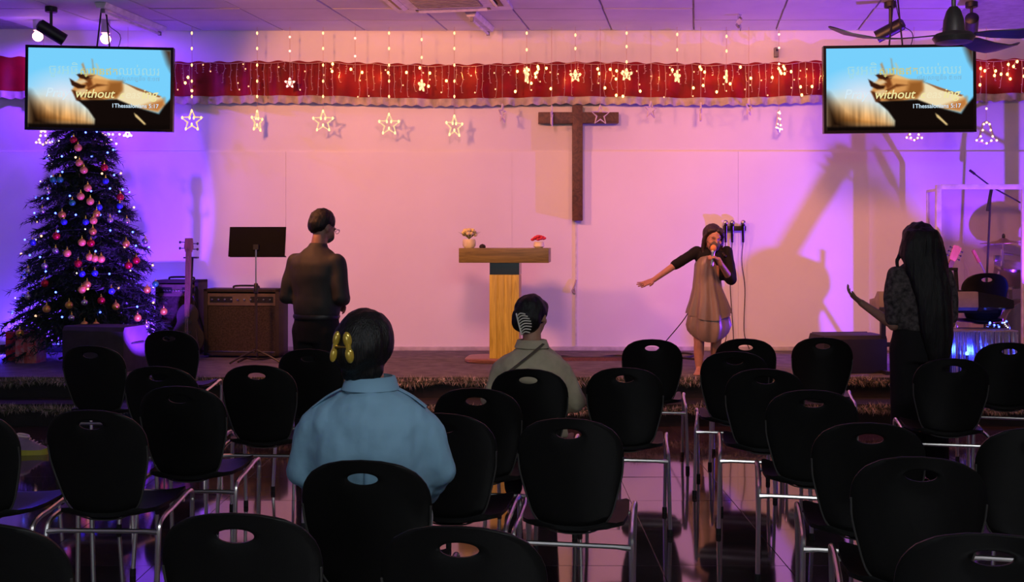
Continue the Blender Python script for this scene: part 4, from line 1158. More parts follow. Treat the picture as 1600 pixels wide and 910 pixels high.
# ================================================================== DRUM SCREEN AND WHAT IS BEHIND IT
YD = 10.30
xl = P(1466, 0, YD).x; xr = P(1600, 0, YD).x; zt = P(0, 289, YD).z
t = thing('drum_screen', 'clear acrylic drum screen with white frame at the right end of the stage', 'drum screen', (xl, YD, ZS))
W2 = xr - xl; H2 = zt - ZS
for x in (0.0, W2, W2 + 0.03, 2 * W2 + 0.03):
    MB().box((x, 0, H2 / 2), (0.05, 0.04, H2)).build('post', M['alu'], t, bevel=0.003)
for k in range(2):
    x0 = k * (W2 + 0.03)
    MB().box((x0 + W2 / 2, 0, H2 - 0.02), (W2 - 0.05, 0.045, 0.05)).build('top_rail', M['alu'], t, bevel=0.003)
    MB().box((x0 + W2 / 2, 0, 0.03), (W2 - 0.05, 0.04, 0.05)).build('bottom_rail', M['alu'], t, bevel=0.003)
    MB().box((x0 + W2 / 2, 0, H2 / 2), (W2 - 0.05, 0.006, H2 - 0.09)).build('pane', M['acrylic'], t, smooth=0)
# wing running back towards the wall
wx, wy = P(1450, 0, 10.62).x - xl, 0.32
ang = math.degrees(math.atan2(wy, wx)); wl = math.hypot(wx, wy)
mbm = lambda: MB()
for nm, c0, s0, mm in (('post', (wl, 0, H2 / 2 - 0.02), (0.03, 0.03, H2 - 0.04), 'alu'), ('top_rail', (wl / 2, 0, H2 - 0.05), (wl, 0.03, 0.03), 'alu'), ('pane', (wl / 2, 0, H2 / 2), (wl - 0.03, 0.006, H2 - 0.1), 'acrylic')):
    b = MB(); b.xf = rotm('Z', ang); b.box(c0, s0); b.build(nm, M[mm], t, smooth=0)

YK = 10.60
def drum(t, nm, c, r0, h, rot=None):
    d = MB().lathe([(r0 * 0.98, -h / 2), (r0, -h / 2 + 0.004), (r0, h / 2 - 0.004), (r0 * 0.98, h / 2)], c, 24, rot).build(nm, M['drum'], t)
    q = rot or Matrix.Identity(4)
    for s in (-1, 1):
        cc = Vector(c) + q.to_3x3() @ Vector((0, 0, s * (h / 2 - 0.01)))
        MB().lathe([(r0 + 0.008, -0.012), (r0 + 0.008, 0.014), (r0 - 0.006, 0.014)], cc, 24, q).build('hoop', M['steel'], d)
        MB().lathe([(r0 - 0.007, -0.001), (r0 - 0.007, 0.003)], Vector(c) + q.to_3x3() @ Vector((0, 0, s * (h / 2 + 0.0))), 24, q).build('drumhead', M['whiteplastic'], d)
t = thing('drum_kit', 'drum kit with cymbal behind the acrylic screen', 'drum kit', (P(1580, 0, YK).x, YK, ZS))
drum(t, 'bass_drum', (0.15, 0.03, 0.28), 0.27, 0.30, rotm('X', 90))
drum(t, 'tom', (-0.02, 0.0, 0.82), 0.15, 0.2, rotm('X', 18))
drum(t, 'tom', (0.34, 0.0, 0.82), 0.16, 0.22, rotm('X', 18))
drum(t, 'snare_drum', (-0.20, -0.05, 0.62), 0.17, 0.14)
for k in range(3):
    a = math.radians(90 + 120 * k)
    MB().tube([(-0.20, -0.05, 0.30), (-0.20 + 0.16 * math.cos(a), -0.05 + 0.12 * math.sin(a), 0.01)], 0.008, 6).build('snare_leg', M['chrome'], t)
MB().tube([(-0.20, -0.05, 0.28), (-0.20, -0.05, 0.55)], 0.012, 6).build('snare_post', M['chrome'], t)
zcy = P(0, 378, YK).z - ZS
MB().tube([(-0.065, 0.03, 0.02), (-0.065, 0.03, zcy + 0.04)], 0.010, 6).build('cymbal_pole', M['chrome'], t)
for k in range(3):
    a = math.radians(30 + 120 * k)
    MB().tube([(-0.065, 0.03, 0.5), (-0.065 + 0.2 * math.cos(a), 0.03 + 0.15 * math.sin(a), 0.01)], 0.008, 6).build('cymbal_leg', M['chrome'], t)
MB().lathe([(0.225, -0.004), (0.226, -0.002), (0.06, 0.022), (0.035, 0.042), (0.01, 0.05)], (-0.065, 0.03, zcy - 0.01), 32, rotm('Y', -2)).build('cymbal', M['brass'], t)
MB().ball((-0.065, 0.03, zcy + 0.055), (0.018, 0.018, 0.03), 8, 6).build('wingnut', M['black'], t)
zh = P(0, 396, YK).z - ZS
MB().tube([(-0.10, -0.05, zh), (0.12, -0.02, zh - 0.03), (0.28, 0.0, zh - 0.06)], 0.011, 6).build('tom_arm', M['chrome'], t)
MB().tube([(-0.12, -0.05, zh + 0.04), (-0.12, -0.05, zh - 0.12), (-0.2, -0.08, zh - 0.3)], 0.013, 6).build('clamp', M['chrome'], t)
MB().box((-0.19, -0.1, zh - 0.05), (0.07, 0.04, 0.06)).build('clamp_block', M['steel'], t, bevel=0.008)
YBM = 10.44
t = thing('microphone_stand', 'black boom microphone stand leaning behind the drum screen', 'microphone stand', (P(1537, 0, YBM).x, YBM, ZS))
b0 = t.location
def rel(px, py, Y=YBM): return P(px, py, Y) - Vector(b0)
MB().tube([(0, 0, 0.08), rel(1548, 300)], 0.011, 8).build('pole', M['tolex'], t)
MB().tube([rel(1543, 330), rel(1549, 296)], 0.017, 8).build('clutch', M['black'], t)
MB().tube([rel(1515, 266), rel(1549, 292), rel(1604, 322)], 0.008, 8).build('boom', M['black'], t)
MB().tube([rel(1515, 266), rel(1523, 272)], 0.013, 8).build('counterweight', M['black'], t)
for k in range(3):
    a = math.radians(80 + 120 * k)
    MB().tube([(0, 0, 0.16), (0.13 * math.cos(a), 0.09 * math.sin(a), 0.01)], 0.009, 6).build('leg', M['black'], t)
# small drumstick-like microphone pair seen right of the guitar head
t = thing('microphone_stand', 'short stand with clip microphone between guitar head and drums', 'microphone stand', (P(1545, 0, 10.12).x, 10.12, ZS))
b0 = Vector(t.location)
MB().tube([(0, 0, 0.03), P(1538, 425, 10.12) - b0, P(1527, 402, 10.12) - b0], 0.009, 6).build('pole', M['chrome'], t)
MB().tube([P(1530, 410, 10.12) - b0, P(1520, 391, 10.12) - b0], 0.018, 8).build('microphone', M['neckw'], t)
MB().lathe([(0.12, 0), (0.12, 0.015), (0.03, 0.03)], n=20).build('base', M['black'], t)

# acoustic guitar on its stand, head showing right of the long-haired woman
YGT = 10.12
hd_, bd_ = P(1497, 386, YGT), P(1450, 492, YGT)
ax = (hd_ - bd_); L = ax.length; tilt = math.degrees(math.atan2(ax.x, ax.z))
t = thing('acoustic_guitar', 'acoustic guitar leaning on a stand behind the long-haired woman', 'guitar', bd_)
t.rotation_euler = (math.radians(-4), math.radians(tilt), 0)
MB().prism([(x, z - 0.02) for x, z in guitar_body(1)], -0.045, 0.05).build('body', M['guitarw'], t, bevel=0.006)
MB().lathe([(0.05, 0), (0.05, 0.003)], (0, -0.046, 0.05), 20, rotm('X', 90)).build('sound_hole', M['black'], t)
MB().box((0, -0.05, -0.12), (0.13, 0.012, 0.025)).build('bridge', M['bassw'], t)
MB().box((0, -0.035, (0.2 + L - 0.15) / 2), (0.05, 0.025, L - 0.15 - 0.2)).build('neck', M['neckw'], t)
MB().box((0, -0.05, (0.12 + L - 0.15) / 2), (0.048, 0.006, L - 0.15 - 0.12)).build('fretboard', M['bassw'], t)
hd = MB().prism([(-0.025, L - 0.16), (0.025, L - 0.16), (0.037, L - 0.12), (0.042, L), (0, L + 0.012), (-0.042, L), (-0.037, L - 0.12)], -0.045, -0.028).build('headstock', M['guitarw'], t)
for k in range(3):
    for s in (-1, 1):
        z = L - 0.03 - 0.042 * k
        MB().tube([(s * 0.036, -0.036, z), (s * 0.056, -0.036, z)], 0.004, 6).ball((s * 0.064, -0.036, z), (0.010, 0.006, 0.010), 8, 5).build('tuning_peg', M['black'], hd)
for k in range(6):
    MB().tube([((k - 2.5) * 0.0075, -0.056, -0.12), ((k - 2.5) * 0.0065, -0.056, L - 0.15)], 0.0009, 4).build('string', M['steel'], t)
t = thing('guitar_stand', 'folding stand that holds the acoustic guitar', 'stand', (bd_.x + 0.02, YGT + 0.13, ZS))
for s in (-1, 1):
    MB().tube([(0, 0.0, 0.45), (s * 0.2, 0.05, 0.01)], 0.010, 6).build('leg', M['black'], t)
    MB().tube([(s * 0.08, 0.0, 0.24), (s * 0.08, -0.2, 0.16)], 0.009, 6).build('arm', M['black'], t)
MB().tube([(0, 0, 0.45), (0.05, -0.03, 0.72)], 0.010, 6).build('post', M['black'], t)

# covered keyboard on an X stand
YKB = 8.90
a, b = P(1376, 455, YKB), P(1582, 487, YKB)
zk = (a.z + b.z) / 2
t = thing('electric_keyboard', 'brown-grey keyboard seen from behind on a stand right of the long-haired woman', 'keyboard', ((a.x + b.x) / 2, YKB + 0.13, zk), -3)
kw, kh = b.x - a.x, 0.165
mt = Matrix(((0, 1, 0, 0), (1, 0, 0, 0), (0, 0, 1, 0), (0, 0, 0, 1)))
MB().prism([(-0.15, -kh / 2 + 0.03), (-0.12, -kh / 2), (0.15, -kh / 2), (0.15, 0.0), (0.0, 0.02), (-0.08, kh / 2), (-0.14, kh / 2)], -kw / 2, kw / 2 - 0.30, mt).build('case', M['keys'], t, bevel=0.006)
rs = []
for (x, k) in ((kw / 2 - 0.298, 1.0), (kw / 2 - 0.1, 0.72), (kw / 2, 0.45)):
    rs.append([Vector((x, yy, (zz - 0.0) * k - (1 - k) * 0.05)) for yy, zz in ((-0.15, -kh / 2 + 0.03), (-0.12, -kh / 2), (0.15, -kh / 2), (0.15, 0.0), (-0.08, kh / 2), (-0.14, kh / 2))])
MB().rings(rs).build('end_block', M['blackgloss'], t)
for k in range(24):
    MB().box((-kw / 2 + 0.06 + k * 0.036, 0.09, 0.018), (0.034, 0.12, 0.012)).build('key', M['whiteplastic'], t)
t = thing('keyboard_stand', 'black metal stand under the keyboard', 'stand', ((a.x + b.x) / 2, YKB + 0.13, ZS))
hst = zk - kh / 2 - ZS
for x in (-0.50, -0.22):
    MB().box((x, 0.02, hst / 2), (0.04, 0.04, hst - 0.05)).build('leg', M['black'], t)
    MB().box((x, 0, hst - 0.015), (0.04, 0.24, 0.03)).build('support', M['black'], t)
    MB().box((x, 0.02, 0.015), (0.04, 0.26, 0.03)).build('foot', M['black'], t)
MB().box((-0.36, 0.02, hst * 0.45), (0.28, 0.025, 0.04)).build('cross_brace', M['black'], t)
MB().box((0.0, 0.10, hst - 0.02), (1.1, 0.04, 0.03)).build('rail', M['black'], t)
zt2 = zk + kh / 2
t = thing('tablet_holder', 'black open-framed tablet holder standing on the keyboard', 'holder', (P(1484, 0, YKB).x, YKB + 0.07, zt2))
fh = P(0, 419, YKB).z - zt2
for (x, sx, z, sz) in ((-0.085, 0.035, fh / 2, fh), (0.085, 0.035, fh / 2, fh), (0, 0.2, fh - 0.012, 0.024), (0, 0.21, 0.012, 0.024)):
    MB().box((x, 0.0, z), (sx, 0.012, sz), rotm('X', -8)).build('frame', M['black'], t)
MB().box((0, -0.01, 0.006), (0.24, 0.07, 0.012)).build('foot', M['black'], t)
# low box with foil curtain, lit blue
YF = 8.87
a, b = P(1476, 519, YF), P(1592, 519, YF)
t = thing('foil_skirted_box', 'low box skirted with silver foil strips glowing blue before the drum screen', 'box', ((a.x + b.x) / 2, YF + 0.14, ZS))
fw, fz = b.x - a.x, a.z - ZS
MB().box((0, 0.01, fz / 2), (fw - 0.03, 0.22, fz - 0.01)).build('box', M['black'], t)
MB().box((0, 0.0, fz + 0.004), (fw, 0.26, 0.012)).build('top', M['greyplastic'], t)
r = random.Random(8)
n = int(fw / 0.016)
for k in range(n):
    x = -fw / 2 + (k + 0.5) * fw / n
    b_ = MB(); y0 = -0.135 + r.uniform(-0.006, 0.006); tw = r.uniform(-0.004, 0.004)
    b_.rings([[Vector((x - 0.007, y0 + tw * q, fz - q * fz / 4 * 0.98)), Vector((x + 0.007, y0 - tw * q, fz - q * fz / 4 * 0.98)), Vector((x + 0.007, y0 - tw * q + 0.002, fz - q * fz / 4 * 0.98)), Vector((x - 0.007, y0 + tw * q + 0.002, fz - q * fz / 4 * 0.98))] for q in range(5)])
    b_.build('foil_strip', M['foil'], t, smooth=0)
c = P(1511, 553, YF - 0.005)
t2 = thing('blue_lamp', 'small blue lamp shining in front of the foil strips', 'lamp', (c.x, YF - 0.005, ZS))
MB().lathe([(0.03, 0), (0.03, 0.015), (0.012, 0.03), (0.012, c.z - ZS - 0.01)], n=12).build('base', M['black'], t2)
MB().ball((0, 0, c.z - ZS), (0.016, 0.016, 0.02), 10, 8).build('bulb', M['lens_b'], t2)
ld = bpy.data.lights.new('blue_lamp_glow', 'POINT'); ld.energy = 7; ld.color = (0.01, 0.03, 1.0); ld.shadow_soft_size = 0.04
lo = bpy.data.objects.new('blue_lamp_glow', ld); C.objects.link(lo); lo.parent = t2; lo.location = (0, -0.16, c.z - ZS + 0.02)
# coil of glowing blue lights on the box
c = P(1560, 513, YF + 0.1)
t = thing('light_coil', 'small coil of blue and white lights lying on the foil box', 'string lights', (c.x, YF + 0.12, ZS + fz + 0.01))
pts = [Vector((0.13 * math.cos(k * 0.5) * (0.7 + 0.3 * math.sin(k)), 0.08 * math.sin(k * 0.5), 0.012 + 0.0012 * k)) for k in range(40)]
MB().tube(pts, 0.006, 5).build('wire', M['black'], t)
for k in range(0, 40, 3):
    b_ = link('bulb', lm[0 if k % 4 else 1], t); b_.location = pts[k] + Vector((0, 0, 0.008))

# the blue par lamp and an added flap, just right of the frame; they throw the shadows on the wall
def par(label, loc, target):
    t = thing('par_lamp', label, 'stage lamp', (loc[0], loc[1], ZS))
    d = (Vector(target) - Vector(loc)).normalized(); q = d.to_track_quat('Z', 'Y').to_matrix().to_4x4()
    cc = Vector((0, 0, loc[2] - ZS)) - d * 0.05
    MB().lathe([(0.05, -0.14), (0.075, -0.11), (0.085, 0.03), (0.09, 0.035), (0.09, 0.045), (0.07, 0.045), (0.07, 0.03)], cc, 20, q).build('can', M['black'], t)
    MB().tube([(-0.11, 0, 0.012), (-0.11, 0, loc[2] - ZS - 0.05)], 0.008, 6).build('yoke_arm', M['black'], t)
    MB().tube([(0.11, 0, 0.012), (0.11, 0, loc[2] - ZS - 0.05)], 0.008, 6).build('yoke_arm', M['black'], t)
    MB().box((0, 0, 0.006), (0.26, 0.16, 0.012)).build('base', M['black'], t)
par('black blue-shining stage lamp at the right end of the stage', (5.0, 9.62, 0.75), (3.3, 10.88, 1.55))
par('small black blue-shining lamp at the stage edge right of the foil box', (4.98, 8.92, 0.95), (4.3, 8.98, 0.95))
par('black blue-shining stage lamp on the stage behind the leftmost foremost chairs', (-2.96, 8.97, 0.52), (-4.7, 10.88, 1.95))
# unseen flap added to the right lamp: keeps its light off the wall right of the guitar's shadow
lamp = [o for o in C.objects if o.get('label') == 'black blue-shining stage lamp at the right end of the stage'][0]
zl = 0.75 - ZS
MB().add([(-0.114, 0.10, zl - 0.12), (0.09, 0.19, zl - 0.12), (0.09, 0.19, zl + 0.10), (-0.05, 0.128, zl + 0.10), (-0.114, 0.10, zl + 0.145),
          (-0.112, 0.104, zl - 0.12), (0.092, 0.194, zl - 0.12), (0.092, 0.194, zl + 0.10), (-0.048, 0.132, zl + 0.10), (-0.112, 0.104, zl + 0.145)],
         [(0, 1, 2, 3, 4), (9, 8, 7, 6, 5), (0, 5, 6, 1), (1, 6, 7, 2), (2, 7, 8, 3), (3, 8, 9, 4), (4, 9, 5, 0)]).build('added_light_flap', M['black'], lamp, smooth=0)
t = thing('led_bar', 'blue light bar on the floor behind the Christmas tree', 'stage lamp', (-4.35, 10.74, ZS))
MB().box((0, 0, 0.04), (2.0, 0.09, 0.08)).build('housing', M['black'], t, bevel=0.004)
for k in range(16):
    MB().lathe([(0.018, 0.079), (0.018, 0.084), (0.012, 0.088)], (-0.9 + k * 0.12, 0, 0), 8).build('lens', M['led_b'], t)

# ================================================================== PEOPLE
def ell_rings(mb, rs, n=24, close=True):
    out = []
    for (x, y, z, rx, ry) in rs:
        out.append([Vector((x + rx * math.cos(a), y + ry * math.sin(a), z)) for a in [k * 2 * math.pi / n for k in range(n)]])
    mb.rings(out)
def limb(mb, pts, n=12):
    """tapering limb, pts = (x, y, z, r); rounded ends and joints"""
    P3 = [Vector(p[:3]) for p in pts]; rr = [p[3] for p in pts]
    Q = []; RR = []
    for i in range(len(P3) - 1):
        for k in range(5):
            t = k / 5; Q.append(P3[i].lerp(P3[i + 1], t)); RR.append(rr[i] + (rr[i + 1] - rr[i]) * t)
    Q.append(P3[-1]); RR.append(rr[-1])
    mb.tube(Q, RR, n)
    for p, r0 in zip(P3, rr): mb.ball(p, r0 * 0.995, n, 8)
def infl(pts, d): return [(*p[:3], p[3] + d) for p in pts]
def head_shape(mb, c, R, k=1.0, fat=1.0):
    """skull, face, nose, ears; R turns a head that looks along +Y"""
    def e(p, r, rot=None):
        q = R.to_3x3() @ (Vector(p) * k); mb.ball(Vector(c) + q, tuple(x * k for x in r), 16, 12, R)
    e((0, -0.012, 0.025), (0.076 * fat, 0.094, 0.098)); e((0, 0.035, -0.03), (0.062 * fat, 0.062, 0.085)); e((0, 0.045, -0.075), (0.044 * fat, 0.046, 0.042))
    e((0, 0.075, -0.045), (0.04, 0.03, 0.05))
    e((0, 0.107, -0.022), (0.013, 0.016, 0.016)); e((0, 0.098, 0.0), (0.009, 0.012, 0.026)); e((0, 0.094, -0.056), (0.022, 0.012, 0.008)); e((0, 0.092, -0.068), (0.018, 0.012, 0.008))
    e((0, 0.085, 0.022), (0.05, 0.018, 0.012))
    for s in (-1, 1):
        e((s * 0.077 * fat, 0.005, -0.008), (0.010, 0.020, 0.032)); e((s * 0.04, 0.072, -0.025), (0.022, 0.022, 0.022))
def hand(mb, wrist, d, palm, k=1.0, curl=0.5, spread=0.12, side=1, thumb=0.9):
    """wrist point, finger direction d, palm normal; five jointed fingers, thumb on `side`"""
    d = Vector(d).normalized(); p = Vector(palm); p = (p - d * p.dot(d)).normalized(); s = d.cross(p).normalized() * side
    w0 = Vector(wrist)
    rs = []
    for (t, hw, ht) in ((-0.01, 0.024, 0.020), (0.02, 0.030, 0.018), (0.05, 0.039, 0.016), (0.078, 0.041, 0.014), (0.088, 0.037, 0.010)):
        rs.append([w0 + (d * t + s * math.cos(a) * hw + p * math.sin(a) * ht) * k for a in [q * 2 * math.pi / 14 for q in range(14)]])
    mb.rings(rs)
    for (off, L, r0, sp) in ((0.030, 0.070, 0.0088, 1.0), (0.0105, 0.078, 0.0092, 0.35), (-0.0105, 0.072, 0.0088, -0.35), (-0.030, 0.056, 0.0078, -1.0)):
        q = w0 + (d * 0.078 + s * off) * k; dd = (d + s * sp * spread).normalized(); pts = [(*(q - dd * 0.012 * k), r0 * k)]; c = curl * 0.5
        for j, f in enumerate((0.42, 0.32, 0.26)):
            v = (dd * math.cos(c) + p * math.sin(c)).normalized()
            q = q + v * L * f * k; pts.append((*q, r0 * k * (0.95 - 0.08 * j))); c += curl * 0.75
        limb(mb, pts, 8)
    q = w0 + (d * 0.022 + s * 0.026) * k; pts = [(*q, 0.013 * k)]
    for j, (f, a) in enumerate(((0.036, 0.0), (0.030, 0.3), (0.024, 0.55))):
        v = (s * (thumb - a * 0.6) + d * (0.75 + a) + p * (0.25 + a * curl)).normalized()
        q = q + v * f * k; pts.append((*q, (0.0115 - 0.0015 * j) * k))
    limb(mb, pts, 8)

def put(name, me, m, parent):
    me.materials.clear(); me.materials.append(m)
    return link(name, me, parent)

# ---------------------------------------------------------------- standing man in black
def man():
    t = thing('person', 'standing man in black shirt and trousers, seen from behind, head bowed', 'person', (-1.42, 7.44, 0), -24)
    torso = [(0, 0, 0.84, 0.15, 0.11), (0, 0, 0.92, 0.168, 0.122), (0, 0, 1.02, 0.166, 0.118), (0, 0, 1.14, 0.170, 0.122), (0, -0.01, 1.28, 0.19, 0.125), (0, -0.012, 1.37, 0.195, 0.112), (0, -0.005, 1.42, 0.165, 0.092), (0, 0.005, 1.45, 0.12, 0.078), (0, 0.015, 1.48, 0.08, 0.07)]
    neck = [(0, 0.012, 1.44, 0.062), (0, 0.035, 1.54, 0.056), (0, 0.05, 1.58, 0.056)]
    armR = [(0.178, 0, 1.375, 0.058), (0.235, -0.03, 1.13, 0.05), (0.10, 0.20, 1.10, 0.036), (0.05, 0.25, 1.09, 0.03)]
    armL = [(-0.178, 0, 1.375, 0.058), (-0.235, -0.03, 1.13, 0.05), (-0.10, 0.20, 1.08, 0.036), (-0.05, 0.25, 1.07, 0.03)]
    legs = [[(s * 0.088, 0, 0.88, 0.092), (s * 0.095, 0.02, 0.49, 0.062), (s * 0.10, -0.02, 0.10, 0.042)] for s in (-1, 1)]
    Rh = rotm('Z', -24) @ rotm('X', -24)
    hc = Vector((0.0, 0.075, 1.635))
    mb = MB(); ell_rings(mb, torso); limb(mb, neck); limb(mb, armR); limb(mb, armL)
    for l in legs: limb(mb, l)
    head_shape(mb, hc, Rh, 1.0)
    hand(mb, (0.05, 0.25, 1.09), (-0.8, 0.45, -0.3), (0, -0.8, -0.3), 1.0, 0.9, 0.05, 1)
    hand(mb, (-0.05, 0.26, 1.06), (0.8, 0.45, -0.3), (0, -0.8, -0.3), 1.0, 0.9, 0.05, -1)
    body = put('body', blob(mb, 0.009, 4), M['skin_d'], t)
    mb = MB(); ell_rings(mb, [(x, y, z, rx + 0.012, ry + 0.012) for x, y, z, rx, ry in torso[2:]] )
    ell_rings(mb, [(0, 0, 0.985, 0.176, 0.128), (0, 0, 1.0, 0.182, 0.134), (0, 0, 1.06, 0.186, 0.138), (0, 0, 1.12, 0.184, 0.136)])
    limb(mb, infl(armR[:3], 0.014)); limb(mb, infl(armL[:3], 0.014))
    ell_rings(mb, [(0, 0.012, 1.45, 0.085, 0.075), (0, 0.018, 1.485, 0.074, 0.07), (0, 0.026, 1.52, 0.068, 0.066)])
    me = blob(mb, 0.010, 22); wrinkle(me, 0.009, (9, 9, 5), 3); put('shirt', me, M['blackshirt'], t)
    MB().tube([(0.17 * math.cos(a), 0.13 * math.sin(a), 0.985) for a in [k * 2 * math.pi / 24 for k in range(25)]], 0.012, 6, flat=1.6).build('belt', M['black'], t)
    mb = MB(); ell_rings(mb, [(0, 0, 0.80, 0.17, 0.125), (0, 0, 0.92, 0.177, 0.132), (0, 0, 1.0, 0.172, 0.126)])
    for l in legs: limb(mb, infl(l, 0.018))
    me = blob(mb, 0.012, 5); wrinkle(me, 0.005, (7, 7, 4), 1); put('trousers', me, M['blackcloth'], t)
    mb = MB()
    def he(p, r): mb.ball(hc + Rh.to_3x3() @ Vector(p), r, 16, 12, Rh)
    he((0, -0.018, 0.045), (0.086, 0.100, 0.090)); he((0, -0.045, 0.0), (0.080, 0.07, 0.07)); he((0, -0.06, -0.035), (0.058, 0.036, 0.04)); he((-0.03, -0.03, 0.118), (0.03, 0.03, 0.018))
    me = blob(mb, 0.008, 3); wrinkle(me, 0.006, (40, 40, 12), 2); put('hair', me, M['hair'], t)
    mb = MB()   # mask over nose and mouth
    for p, r in (((0, 0.088, -0.045), (0.044, 0.030, 0.036)), ((0, 0.062, -0.066), (0.050, 0.044, 0.034))): mb.ball(hc + Rh.to_3x3() @ Vector(p), r, 14, 10, Rh)
    put('face_mask', blob(mb, 0.007, 3), M['mask'], t)
    mb = MB()
    for s in (-1, 1):
        ring = [hc + Rh.to_3x3() @ Vector((s * 0.034 + 0.025 * math.cos(a), 0.112, 0.012 + 0.018 * math.sin(a))) for a in [k * 2 * math.pi / 14 for k in range(15)]]
        mb.tube(ring, 0.002, 5); mb.tube([hc + Rh.to_3x3() @ Vector((s * 0.058, 0.11, 0.016)), hc + Rh.to_3x3() @ Vector((s * 0.081, 0.07, 0.014)), hc + Rh.to_3x3() @ Vector((s * 0.084, 0.0, 0.012))], 0.002, 5)
    mb.tube([hc + Rh.to_3x3() @ Vector((-0.01, 0.114, 0.014)), hc + Rh.to_3x3() @ Vector((0.01, 0.114, 0.014))], 0.002, 5)
    mb.build('glasses', M['steel'], t)
    for s in (-1, 1):
        rs = []
        for (y, hw, h) in ((-0.09, 0.03, 0.06), (-0.06, 0.04, 0.09), (0.0, 0.042, 0.085), (0.08, 0.048, 0.06), (0.15, 0.045, 0.045), (0.19, 0.02, 0.03)):
            rs.append([Vector((s * 0.10 + hw * math.cos(a), y - 0.0, max(0.0, h * (0.5 + 0.5 * math.sin(a))))) for a in [q * 2 * math.pi / 14 for q in range(14)]])
        MB().rings(rs).build('shoe', M['blackgloss'], t)
man()

